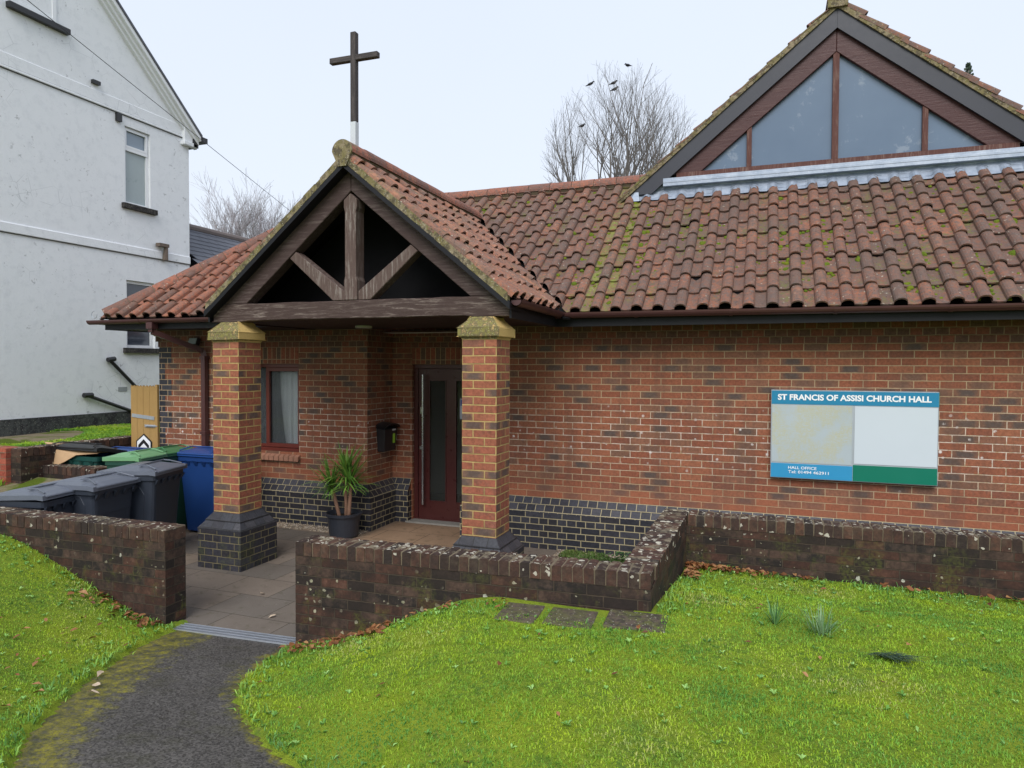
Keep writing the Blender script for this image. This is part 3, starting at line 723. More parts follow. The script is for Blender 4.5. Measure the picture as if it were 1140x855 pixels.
# bird deterrent wire curl at the hip corner
m=M(); m.tube([(-5.62-.05*math.sin(a)-.0,-1.06,2.80+.05*math.cos(a)) for a in [k*.45 for k in range(12)]],.004,5); m.build('hip_iron',m_galv,hall)

# ---------------- pillars
def pillar(cx,cy):
    p=bpy.data.objects.new('porch_pillar',None); COL.objects.link(p); p.parent=hall; p.location=(cx,cy,0)
    h=.17
    m=M()
    ring=[(cx-h,cy-h),(cx+h,cy-h),(cx+h,cy+h),(cx-h,cy+h)]
    # each face starts its bond so that corners read as alternating stretcher / header
    for i in range(4):
        a=ring[i]; b=ring[(i+1)%4]; u0=(-.05+.001) if i%2==0 else (-.05+.1125)
        m.face([(*a,.5),(*b,.5),(*b,ZT),(*a,ZT)],[(u0,.5),(u0+.34,.5),(u0+.34,ZT),(u0,ZT)])
    m.build('pillar_shaft',m_pill,p,fix=False)
    sp=M(); bl=M()
    sweep(sp,ring,[(0,.575),(.050,.51),(.062,.50),(.058,.488)],True); sweep(sp,ring,[(.058,.488),(.105,.43),(.116,.418),(.1125,.405)],True)
    sweep(bl,ring,[(.1125,.405),(.1125,-.05)],True)
    base=bl.build('pillar_base',m_blue_p,p,fix=False); sp.build('splay_course',m_splay_d,base,fix=False)
    c=M(); a=.205; b_=.205; t0=.175; zc0=ZT+.0
    prs=[(.172,ZT+.0),(.178,ZT+.018),(.205,ZT+.024),(.205,ZT+.105),(.130,ZT+.185),(.118,ZT+.209)]
    for (r0,z0),(r1,z1) in zip(prs[:-1],prs[1:]):
        for i in range(4):
            s4=[(-1,-1),(1,-1),(1,1),(-1,1)]; A=s4[i]; B=s4[(i+1)%4]
            c.face([(cx+A[0]*r0,cy+A[1]*r0,z0),(cx+B[0]*r0,cy+B[1]*r0,z0),(cx+B[0]*r1,cy+B[1]*r1,z1),(cx+A[0]*r1,cy+A[1]*r1,z1)])
    r=.118; z=ZT+.209; c.face([(cx-r,cy-r,z),(cx+r,cy-r,z),(cx+r,cy+r,z),(cx-r,cy+r,z)])
    c.build('pillar_cap',m_cap,p,bevel=.006)
pillar(-2.565,-1.83); pillar(.335,-1.83)

# ---------------- big gable with the triangular window
CAM=Vector((2.792,-7.822,2.142))
sg=(1.56-CAM.y)/(1.47-CAM.y); YG=1.56
def G(x,z): return (CAM.x+(x-CAM.x)*sg, CAM.z+(z-CAM.z)*sg)
gx,gzo=G(3.53,6.43); 
def tri(z_ap,k,z):  # x half width at height z for a line through apex
    return (z_ap-z)/k
gw=bpy.data.objects.new('gable_window',None); COL.objects.link(gw); gw.parent=hall; gw.location=(gx,YG,4.6)
_,z_in=G(0,6.19); _,z_gl=G(0,5.93); zf=G(0,4.64)[1]; zfoot=G(0,4.40)[1]; zb=G(0,4.52)[1]
for sx in (1,-1):
    # bargeboard
    P=[(gx,gzo),(gx,z_in),(gx+sx*tri(z_in,SL,zfoot),zfoot),(gx+sx*(tri(gzo,SL,zfoot)),zfoot),(gx+sx*tri(gzo,SL,zfoot+.07),zfoot+.07)]
    P=[(gx+sx*.001 if abs(x-gx)<.001 else x,z) for x,z in P]
    if sx>0: P=list(reversed(P))
    m=M(); m.poly_prism(list(reversed(P)) if False else P,YG-.11,YG-.075); m.build('bargeboard',m_barge,gw)
# frame (maroon): triangle ring
m=M()
for sx in (1,-1):
    P=[(gx,z_in+.02),(gx,z_gl),(gx+sx*tri(z_gl,SL,zf),zf),(gx+sx*tri(z_in+.02,SL,zf),zf)]
    P=[(gx+sx*.001 if abs(x-gx)<.001 else x,z) for x,z in P]
    if sx>0: P=list(reversed(P))
    m.poly_prism(P,YG-.06,YG+.03)
m.build('window_frame',m_maroon,gw,bevel=.005)
m=M(); hw=tri(z_in,SL,zf)-.02; m.box(gx-hw,gx+hw,YG-.062,YG+.03,zf-.055,zf+.012); m.build('window_sill',m_mull,gw)
for mx,hh in ((G(2.55,0)[0],.03),(gx,.036),(G(4.48,0)[0],.03)):
    top=z_gl-abs(mx-gx)*SL+.02; m=M(); m.box(mx-hh,mx+hh,YG-.05,YG+.025,zf+.013,top); m.build('mullion',m_mull,gw,bevel=.004)
m=M(); m.poly_prism([(gx-tri(z_gl+.02,SL,zf),zf),(gx+tri(z_gl+.02,SL,zf),zf),(gx,z_gl+.02)],YG-.004,YG+.004); m.build('window_pane',m_gglass,gw)
m=M(); hw2=tri(gzo,SL,zb)+.0
x0=G(1.50,0)[0]; x1=gx+(gx-x0)
m.tube([(x0,YG-.075,zf-.105),(x1,YG-.075,zf-.105)],.05,12); m.box(x0,x1,YG-.12,YG,zf-.16,zf-.06); m.build('lead_sill',m_lead,gw,smooth=False)
# dressed lead apron following the tiles
m=M(); nx=int((x1-x0+.5)/.02); xa=x0-.36
def rollh(x):
    u=((x+1.12)/CW)%1.0
    return .060*max(0,math.sin(math.pi*(u-.48)/.52))**.75 if u>.48 else 0
rowsY=[(1.40,.046,1),(1.45,.05,.95),(1.50,.07,.45),(1.53,.11,.1)]
for i in range(nx+20):
    a=xa+i*.02; b=a+.02
    if b>x1+.5: break
    for j in range(3):
        (ya,ha,ka),(yb,hb,kb)=rowsY[j],rowsY[j+1]
        wv=lambda x,yy:.012*math.sin(x*23+yy*9)*.3
        m.face([(a,ya+.012*math.sin(a*9)*(j==0),hz(ya)+ha+rollh(a)*ka),(b,ya+.012*math.sin(b*9)*(j==0),hz(ya)+ha+rollh(b)*ka),(b,yb,hz(yb)+hb+rollh(b)*kb+wv(b,yb)),(a,yb,hz(yb)+hb+rollh(a)*kb+wv(a,yb))])
m.build('lead_apron',m_lead,gw,smooth=True,fix=False)
m=M(); m.box(x0-.3,x1+.3,YG-.035,YG-.03,hz(1.53)-.1,zf-.06); m.build('lead_upstand',m_lead,gw)
m=M(); m.mesh([(xa-.06,1.38,hz(1.38)+.06),(xa+.06,1.38,hz(1.38)+.06),(xa+.02,1.50,hz(1.5)+.19),(xa-.06,1.52,hz(1.52)+.14)],[(0,1,2,3)]); m.build('lead_saddle',m_lead,gw)
# its roof
zr=gzo+.035
gwid=2.75
for sx in (1,-1):
    ez=zr-SL*gwid
    tile_slope('tiled_gable_roof',m_tile,(gx+sx*gwid,YG-.14,ez),(0,1,0),(-sx*CA,0,SA),14,12,cuts=[((gx,0,0),(-sx,0,0)),((0,0,hz(1.4)),(0,0,-1))],mirror=sx>0,tilt=.04,jit=1.6)
    mm=M(); mm.face([(gx+sx*gwid,YG-.1,ez-.01),(gx,YG-.1,zr-.01),(gx,6,zr-.01),(gx+sx*gwid,6,ez-.01)]); mm.build('roof_underlay',m_black,hall,fix=False)
mm=M()
for sx in (1,-1):
    n=40
    for i in range(n):
        xa_=gx+sx*gwid*i/n; xb_=gx+sx*gwid*(i+1)/n; t=random.uniform(.03,.045); za=zr-SL*abs(xa_-gx); zb_=zr-SL*abs(xb_-gx)
        P=[(xa_,za-.045),(xb_,zb_-.045),(xb_,zb_+t),(xa_,za+t)]
        if sx<0: P=list(reversed(P))
        mm.poly_prism(P,YG-.135+random.uniform(-.004,.004),YG-.07)
mm.build('verge_mortar',m_verge,hall)
ridge('ridge_tiles',(gx,YG-.15,zr+.11),(gx,6,zr+.11),.12,n=14)
mm=M(); mm.poly_prism([(gx-.11,zr-.05),(gx+.11,zr-.05),(gx+.115,zr+.07),(gx+.08,zr+.14),(gx,zr+.165),(gx-.08,zr+.14),(gx-.115,zr+.07)],YG-.165,YG-.05); mm.build('ridge_end_mortar',m_verge,hall)

# moss cushions growing on the roof pans (real little domes)
mo=M()
def cushion(p,r,N=Vector((0,-SA,CA))):
    x=N.orthogonal().normalized(); y=N.cross(x); base=len(mo.v); n=7
    rr=[r*random.uniform(.8,1.2) for _ in range(n)]
    for lv,(q,hgt) in enumerate(((1,0),(.8,.45),(.42,.8))):
        for k in range(n):
            a=2*math.pi*k/n; mo.v.append(tuple(p+(x*math.cos(a)+y*math.sin(a))*rr[k]*q+N*r*hgt*.75))
    mo.v.append(tuple(p+N*r*.68)); t=random.random()
    for lv in range(2):
        for k in range(n): mo.f.append((base+lv*n+k,base+lv*n+(k+1)%n,base+(lv+1)*n+(k+1)%n,base+(lv+1)*n+k)); mo.uv.append(None); mo.t.append(t)
    for k in range(n): mo.f.append((base+2*n+k,base+2*n+(k+1)%n,base+3*n)); mo.uv.append(None); mo.t.append(t)
cols_w={}
for i in range(3600):
    c=random.randrange(0,41)
    w_=.20+.6*(noise.noise(Vector((c*.7,0,3.3)))+.5)
    if c in (10,11): w_=1.5
    if c in (19,20,21): w_=.9
    if random.random()>w_: continue
    v=random.uniform(0,2.9); 
    if c in (10,11) and random.random()<.7: v=random.uniform(.6,2.6)
    nn=noise.noise(Vector((c*.31,v*1.2,7.7)))
    if nn<-.05 and c not in (10,11): continue
    x=-1.12+(c+random.choice((.10,.5,.52,.3,.06)))*CW+random.gauss(0,.012); y_=E0+v*CA; z_=ZM+SL*E0+v*SA
    if x+y_<.35 or (x>1.2 and y_>1.38): continue
    cushion(Vector((x,y_,z_))+Vector((0,-SA,CA))*(.006),abs(random.gauss(.012,.010))+.006)
def moss_mat():
    t=NT('moss'); ob=t.coord(); n=t.noise(ob,90,4,.7); n2=t.noise(ob,4,3,.6)
    c=t.mix(n,(.045,.075,.010),(.17,.23,.025)); c=t.mix(t.ramp(n2,[(.45,0),(.65,.7)]),c,(.18,.20,.02)); t.bump(n,1,.01); return t.fin(c,.95,.1)
m_moss=moss_mat()
tag(mo.build('roof_moss',m_moss,hall,smooth=True,fix=False),kind='stuff')

# ================================================================== things on / by the hall
# cross on the porch ridge
cr=thing('rooftop_cross','dark weathered timber cross on a pale post above the porch ridge','cross',(X0,-1.83,4.25))
m=M(); m.box(X0-.030,X0+.030,-1.860,-1.800,4.56,5.44); m.build('cross_post',wood_mat('cross_timber',(.050,.042,.042),(.16,.13,.12),.7,axis=2),cr,bevel=.004)
m=M(); m.bar((X0-.275,-1.83,5.19),(X0+.275,-1.83,5.185),.054,.056); m.build('cross_arm',wood_mat('cross_arm_timber',(.050,.042,.042),(.16,.13,.12),.7,axis=0),cr,bevel=.004)
m=M(); m.box(X0-.030,X0+.030,-1.860,-1.800,4.25,4.558); m.build('post_foot',simple('pale_painted_post',(.55,.58,.62),.5,.4,var=.15),cr)

# notice board
SX0,SX1,SZ0,SZ1=2.84,4.37,.985,1.905
sb=thing('notice_board','blue and green church hall notice board with two blank panels on the brick wall','notice board',((SX0+SX1)/2,0,SZ0))
m=M(); m.box(SX0,SX1,-.075,-.002,SZ0,SZ1); m.build('board_cabinet',simple('grey_aluminium',(.40,.44,.48),.4,.5,.3,var=.1),sb,bevel=.004)
yb=-.079
SM=3.62
def panel(name,x0,x1,z0,z1,mat,t=.004,y=yb):
    m=M(); m.box(x0,x1,y,y+t,z0,z1); return m.build(name,mat,sb)
m_sblue=simple('sign_blue',(.010,.20,.36),.35,.5,var=.06,scale=3); m_sblue2=simple('sign_light_blue',(.03,.27,.50),.35,.5,var=.06,scale=3); m_sgreen=simple('sign_green',(.0,.16,.10),.35,.5,var=.06,scale=3)
zt_=1.758; zl_=1.140; zr_=1.155
head=panel('heading_panel',SX0+.006,SX1-.004,zt_,SZ1-.008,m_sblue)
panel('contact_panel',SX0+.006,SM-.002,SZ0+.008,zl_,m_sblue2); panel('green_panel',SM+.002,SX1-.006,SZ0+.008,zr_,m_sgreen)
m=M(); m.box(SX1,SX1+.003,-.074,-.004,zt_,SZ1-.004); m.build('side_strip',m_sgreen,sb)
def scribble():
    t=NT('scratched_yellowed_panel'); ob=t.coord(); mp=t.n('ShaderNodeMapping'); t.l(ob,mp.inputs[0]); mp.inputs['Rotation'].default_value=(0,.6,0); mp.inputs['Scale'].default_value=(3,1,14)
    a=t.noise(mp.outputs[0],3.2,5,.7,1.4); b=t.noise(ob,4.5,3,.6); mp2=t.n('ShaderNodeMapping'); t.l(ob,mp2.inputs[0]); mp2.inputs['Scale'].default_value=(12,1,3); c2=t.noise(mp2.outputs[0],2.5,5,.7,1.5)
    col=t.mix(t.noise(ob,2,3,.5),(.36,.42,.45),(.44,.50,.53))
    k=t.math('MULTIPLY',t.ramp(t.math('ABSOLUTE',t.math('SUBTRACT',a,.5)),[(.015,1),(.04,0)]),t.ramp(b,[(.42,0),(.55,.9)]))
    k2=t.math('MULTIPLY',t.ramp(t.math('ABSOLUTE',t.math('SUBTRACT',c2,.5)),[(.01,1),(.035,0)]),t.ramp(b,[(.40,0),(.55,.8)]))
    col=t.mix(t.math('MULTIPLY',t.ramp(b,[(.54,0),(.70,.25)]),1),col,(.45,.46,.38))
    col=t.mix(t.math('MULTIPLY',t.math('MAXIMUM',k,k2),.55),col,(.47,.41,.12)); return t.fin(col,.35,.5)
panel('yellowed_panel',SX0+.012,SM-.012,zl_+.012,zt_-.010,scribble()); panel('blank_white_panel',SM+.012,SX1-.010,zr_+.014,zt_-.010,simple('pale_panel',(.55,.61,.66),.35,.5,var=.04,scale=2))
m_text=simple('white_lettering',(.82,.84,.85),.5,.3,var=.02)
def text(s,x,z,w,h,name,parent,off=.0025,rot=None,y=None):
    cu=bpy.data.curves.new(name,'FONT'); cu.body=s; cu.size=1; cu.offset=off/h if off else 0; cu.extrude=0; cu.resolution_u=4
    o=bpy.data.objects.new('tmp_text',cu); COL.objects.link(o); bpy.context.view_layer.update()
    me=bpy.data.meshes.new_from_object(o.evaluated_get(bpy.context.evaluated_depsgraph_get())); bpy.data.objects.remove(o)
    co=np.empty(len(me.vertices)*3); me.vertices.foreach_get('co',co); co=co.reshape(-1,3)
    mn=co.min(0); mx=co.max(0); out=np.zeros_like(co)
    out[:,0]=x+(co[:,0]-mn[0])/(mx[0]-mn[0])*w; out[:,2]=z+(co[:,1]-mn[1])/(mx[1]-mn[1])*h; out[:,1]=yb-.0025 if y is None else y
    me.vertices.foreach_set('co',out.ravel()); me.update(); me.name=name
    return link(name,me,m_text,parent)
text('ST FRANCIS OF ASSISI CHURCH HALL',SX0+.065,1.800,1.40,.062,'lettering',sb,.0022)
text('HALL OFFICE',SX0+.175,1.085,.27,.029,'lettering',sb,.0003); text('Tel: 01494 462911',SX0+.175,1.040,.385,.031,'lettering',sb,.0003)

# letterbox on the return wall
lb=thing('post_box','black wall-mounted post box with a green sticker beside the entrance door','post box',(-2.09,.39,1.0))
m=M(); x0,x1=-2.088,-1.965; y0,y1=.215,.565
P=[]
vs=[(x0,y0,1.32),(x0,y1,1.32),(x1+.01,y1,1.29),(x1+.01,y0,1.29),(x0,y0+.03,.985),(x0,y1-.03,.985),(x1-.02,y1-.03,.985),(x1-.02,y0+.03,.985)]
m.mesh(vs,[(0,1,2,3),(7,6,5,4),(3,2,6,7),(0,3,7,4),(1,5,6,2),(0,4,5,1)]); m.build('box_body',m_blackp,lb,bevel=.008)
m=M(); n=10
for i in range(n):
    a=i/n; b=(i+1)/n; hh=lambda s:.045*math.sin(math.pi*s)**.7
    ya=y0-.02+(y1-y0+.04)*a; yb_=y0-.02+(y1-y0+.04)*b
    m.mesh([(x0,ya,1.335+hh(a)),(x0,yb_,1.335+hh(b)),(x1+.03,yb_,1.318+hh(b)),(x1+.03,ya,1.318+hh(a)),(x1+.03,yb_,1.295+hh(b)),(x1+.03,ya,1.295+hh(a)),(x0,yb_,1.31+hh(b)),(x0,ya,1.31+hh(a))],[(0,3,2,1),(3,5,4,2),(7,6,4,5)])
m.build('box_lid',m_blackp,lb,fix=False)
m=M(); m.box(x1+.0,x1+.003,.44,.50,1.09,1.23); m.build('green_sticker',simple('lime_sticker',(.35,.62,.06),.5,.3,var=.15,scale=30),lb)
m=M(); m.box(x1+.011,x1+.014,.41,.50,1.262,1.282); m.build('name_plate',simple('plate_white',(.6,.6,.6),.4),lb)
for o in lb.children:
    if o.name.startswith(('green_sticker','name_plate')): pass
# floodlight
fl=thing('floodlight','small black floodlight fixed to the brick wall above the downpipe bend','floodlight',(-4.5,-.4,2.45))
m=M(); m.box(-4.55,-4.40,-.53,-.47,2.40,2.50,rot=Matrix.Rotation(R(-20),3,'X')); m.build('lamp_housing',m_blackp,fl,bevel=.005)
m=M(); m.box(-4.54,-4.41,-.537,-.531,2.41,2.49,rot=Matrix.Rotation(R(-20),3,'X'),c=(-4.475,-.5,2.45)); m.build('lamp_glass',simple('floodlight_glass',(.30,.33,.33),.15,.7),fl)
m=M(); m.box(-4.49,-4.46,-.48,-.40,2.46,2.49); m.build('bracket',m_blackp,fl)

# potted yucca
py=thing('potted_yucca','spiky green yucca with three stems in a dark plastic pot by the door','potted plant',(-2.15,-.45,0))
m=M(); m.lathe([(0,.0),(.165,.0),(.175,.02),(.205,.27),(.228,.27),(.232,.30),(.215,.305),(.205,.29),(.195,.24),(0,.24)],(-2.15,-.45,.004),32); m.build('plant_pot',simple('dark_blue_pot',(.022,.026,.036),.4,.5,var=.15),py,smooth=False)
m=M(); m.lathe([(0,.262),(.12,.258),(.20,.245)],(-2.15,-.45,.004),20); m.build('potting_soil',simple('soil',(.03,.022,.015),.95,.1,var=.5,scale=60,bump=1),py,fix=False)
stems=[((-2.19,-.47),(-2.33,-.46),.64),((-2.13,-.43),(-2.115,-.45),.80),((-2.07,-.46),(-2.05,-.45),.70)]
for (a,b),(c,d_),h in stems:
    m=M(); m.tube([(a,b,.22),(a*.7+c*.3,b,.36),(a*.3+c*.7,d_,.52),(c,d_,h)],[.026,.024,.022,.018],10); m.build('stem',simple('tan_stem',(.26,.15,.10),.85,.2,var=.35,scale=30,bump=.6),py,smooth=True)
m=M()
def ribbon(m,p,d,L,w,droop,t,seg=6):
    d=Vector(d).normalized(); side=d.cross(Vector((0,0,1))).normalized(); q=Vector(p); prev=None
    for i in range(seg+1):
        s=i/seg; ww=w*(min(1,s*6+.5))*(1-s**2.2)+.001
        a=q-side*ww/2; b=q+side*ww/2
        if prev: m.face([prev[0],prev[1],b,a],t=t)
        prev=(a,b); q=q+d*(L/seg); d=(d+Vector((0,0,-droop*(s+.15)))).normalized()
for (a,b),(c,d_),h in stems:
    for k in range(64):
        az=random.uniform(0,2*math.pi); el=random.uniform(-.25,1.35); z=h+random.uniform(-.10,.07)
        ribbon(m,(c,d_,z),(math.cos(az)*math.cos(el),math.sin(az)*math.cos(el),math.sin(el)),random.uniform(.30,.50),.024,random.uniform(.05,.24),random.random())
    for k in range(11):
        az=random.uniform(1.5,5.5); ribbon(m,(c,d_,h-.06),(math.cos(az),math.sin(az),.25),random.uniform(.34,.48),.015,.42,random.random())
def leafm(name,a,b,c):
    t=NT(name); at=t.n('ShaderNodeAttribute',attribute_name='tint'); ob=t.coord(); k=t.ramp(at.outputs['Fac'],[(0,a),(.5,b),(1,c)]); k=t.mix(.4,k,t.mix(t.noise(ob,25,3,.6),(.5,.5,.5),(1.5,1.5,1.5)),'MULTIPLY')
    t.b.inputs['Subsurface Weight'].default_value=0; return t.fin(k,.5,.35)
m.build('leaves',leafm('yucca_leaf',(.05,.12,.02),(.10,.23,.035),(.24,.38,.06)),py,fix=False)

# ================================================================== low garden walls
def coping_run(m,a,b,z,width=.225,h=.1025,pitch=.075,side=1):
    """row of bricks on edge from a to b (front line), width to the left of travel"""
    a,b=Vector(a),Vector(b); L=(b-a).length; k=(b-a).normalized(); nrm=Vector((-k.y,k.x))*side; n=int(round(L/pitch))
    for i in range(n):
        t0=i*L/n+.004; t1=(i+1)*L/n-.004; j=random.uniform(-.003,.003); dz=random.uniform(-.004,.003); ti=random.random()
        sh=random.uniform(-.004,.004); r=.008
        prof=[(t0,0),(t0,h-r),(t0+r,h),(t1-r,h),(t1,h-r),(t1,0)]
        vs=[]
        for w_ in (j,width+j):
            for s_,q in prof:
                p=a+k*(s_+sh*(q/h))+nrm*w_; vs.append((p.x,p.y,z-h+q+dz))
            
        fs=[tuple(range(6)),tuple(reversed(range(6,12)))]+[(q,q+6,q+7,q+1) for q in range(5)]
        m.mesh(vs,fs,ti)
def wall_body(m,a,b,z0,z1,width=.215,side=1,inset=.003):
    a,b=Vector(a),Vector(b); k=(b-a).normalized(); nrm=Vector((-k.y,k.x))*side
    P=[a+nrm*inset,b+nrm*inset,b+nrm*(inset+width),a+nrm*(inset+width)]; L=(b-a).length
    for i in range(4):
        p,q=P[i],P[(i+1)%4]; l=(q-p).length; off=[0,L,0,L][i]
        u0=off; u1=off+l
        if i==2: u0,u1=L,0
        m.face([(*p,z0),(*q,z0),(*q,z1),(*p,z1)],[(u0,z0),(u1,z0),(u1,z1),(u0,z1)])
    m.face([(*P[0],z1),(*P[1],z1),(*P[2],z1),(*P[3],z1)])
ZW=.80
FA=Vector((-.56,-3.47)); FB=Vector((2.11,-3.34)); FC=Vector((2.13,-1.40)); FD=Vector((8.0,-1.40))
gwall=thing('garden_wall','low dark weathered brick garden wall with lichened coping, stepping round the lawn in front of the hall','wall',(-.56,-3.47,0))
m=M(); wall_body(m,FA,FB,-.25,ZW-.104); wall_body(m,FB,FC,-.1,ZW-.104); wall_body(m,FC+Vector((-.2,0)),FD,0,ZW-.104)
m.build('wall_body',m_old,gwall,fix=False)
m=M(); coping_run(m,FA,FB,ZW); coping_run(m,FB+Vector((.0,.225)),FC+Vector((0,.225)),ZW); coping_run(m,FC+Vector((.005,0)),FD,ZW)
cp=m.build('coping',m_cope,gwall)
m=M()
for a,b in ((FA,FB),(FB+Vector((0,.22)),FC+Vector((0,.22))),(FC,FD)):
    wall_body(m,a+(b-a).normalized()*.006,b-(b-a).normalized()*.004,ZW-.1035,ZW-.006,width=.213,inset=.006)
m.build('coping_mortar',m_mort,gwall,fix=False)
LA=Vector((-1.77,-3.55)); LB=Vector((-6.6,-3.66))
lwall=thing('garden_wall','low weathered brick wall in front of the wheelie bins, left of the path','wall',(LA.x,LA.y,0))
m=M(); wall_body(m,LA,LB,-.25,ZW-.104,side=-1); m.build('wall_body',m_old,lwall)
m=M(); coping_run(m,LA,LB,ZW,side=-1); m.build('coping',m_cope,lwall)
m=M(); wall_body(m,LA+(LB-LA).normalized()*.006,LB,ZW-.1035,ZW-.006,width=.213,inset=.006,side=-1); m.build('coping_mortar',m_mort,lwall)
# bin store walls
bw=thing('bin_store_wall','short mossy brick wall behind the grey wheelie bins, beside a weedy bed','wall',(-5.5,-1.7,0))
m=M(); wall_body(m,(-7.6,-1.72),(-4.95,-1.62),-.05,.76); m.build('wall_body',m_old,bw); m=M(); coping_run(m,(-7.6,-1.72),(-4.95,-1.62),.86); m.build('coping',m_cope,bw)
bs=thing('boundary_wall','dark brick retaining wall between the bin store and the neighbour\'s bank','wall',(-6.05,-1.0,0))
m=M(); wall_body(m,(-6.02,-.25),(-6.02,-1.93),-.05,1.0,side=1,width=.215); m.build('wall_body',m_old,bs); m=M(); coping_run(m,(-6.02,-.25),(-6.02,-1.93),1.10,side=1); m.build('coping',m_cope,bs)
m=M(); m.box(-9,-5.98,-1.99,-1.77,.4,1.10); m.build('red_end_wall',m_redwall,bs)

# gate
gt=thing('wooden_gate','golden timber boarded gate with notched top, between the hall and the white house','gate',(-5.43,-.4,0))
m_gate=wood_mat('golden_gate_timber',(.38,.235,.085),(.30,.17,.06),.5,.6,axis=2)
xx=-5.72
for i in range(4):
    wd=.118; P=[(xx,.05),(xx+wd-.004,.05)]
    tp=[]
    nt=2
    for q in range(nt*4+1):
        s_=q/(nt*4); tp.append((xx+(wd-.004)*s_,1.835+.012*math.cos(s_*nt*2*math.pi)))
    P=P+list(reversed(tp)); m=M(); m.poly_prism(P,-.42,-.40); m.build('board',m_gate,gt); xx+=wd
m=M(); m.box(-5.246,-5.205,-.44,-.405,.0,1.86); m.build('gate_post',m_gate,gt)
m=M(); m.bar((-5.70,-.425,1.42),(-5.28,-.425,1.385),.006,.05); m.build('strap_hinge',m_galv,gt)
m=M(); m.box(-5.45,-5.25,-.436,-.424,1.26,1.295); m.tube([(-5.42,-.44,1.278),(-5.21,-.44,1.278)],.009,8); m.build('bolt_latch',m_galv,gt)
# chevron sign
cs=thing('chevron_sign','small black and white chevron plate low on the timber gate','sign',(-5.45,-.43,.95))
def hexp(cx,cz,w,h): return [(cx-w,cz-h*.35),(cx-w*.0,cz+h*.15-h*.5+h*.0) if False else (cx-w,cz-h),(cx+w,cz-h),(cx+w,cz+h*.35),(cx,cz+h),(cx-w,cz+h*.35)][1:]
m=M(); m.poly_prism(hexp(-5.47,1.00,.145,.165),-.432,-.428); m.build('plate_border',m_blackp,cs)
m=M(); m.poly_prism(hexp(-5.47,.998,.124,.142),-.435,-.4325); m.build('plate_face',simple('sign_white',(.8,.82,.84),.4),cs)
m=M(); m.poly_prism([(-5.57,.945),(-5.57,1.0),(-5.47,1.088),(-5.37,1.0),(-5.37,.945),(-5.47,1.03)][::-1],-.4375,-.4355); m.build('chevron',m_blackp,cs)

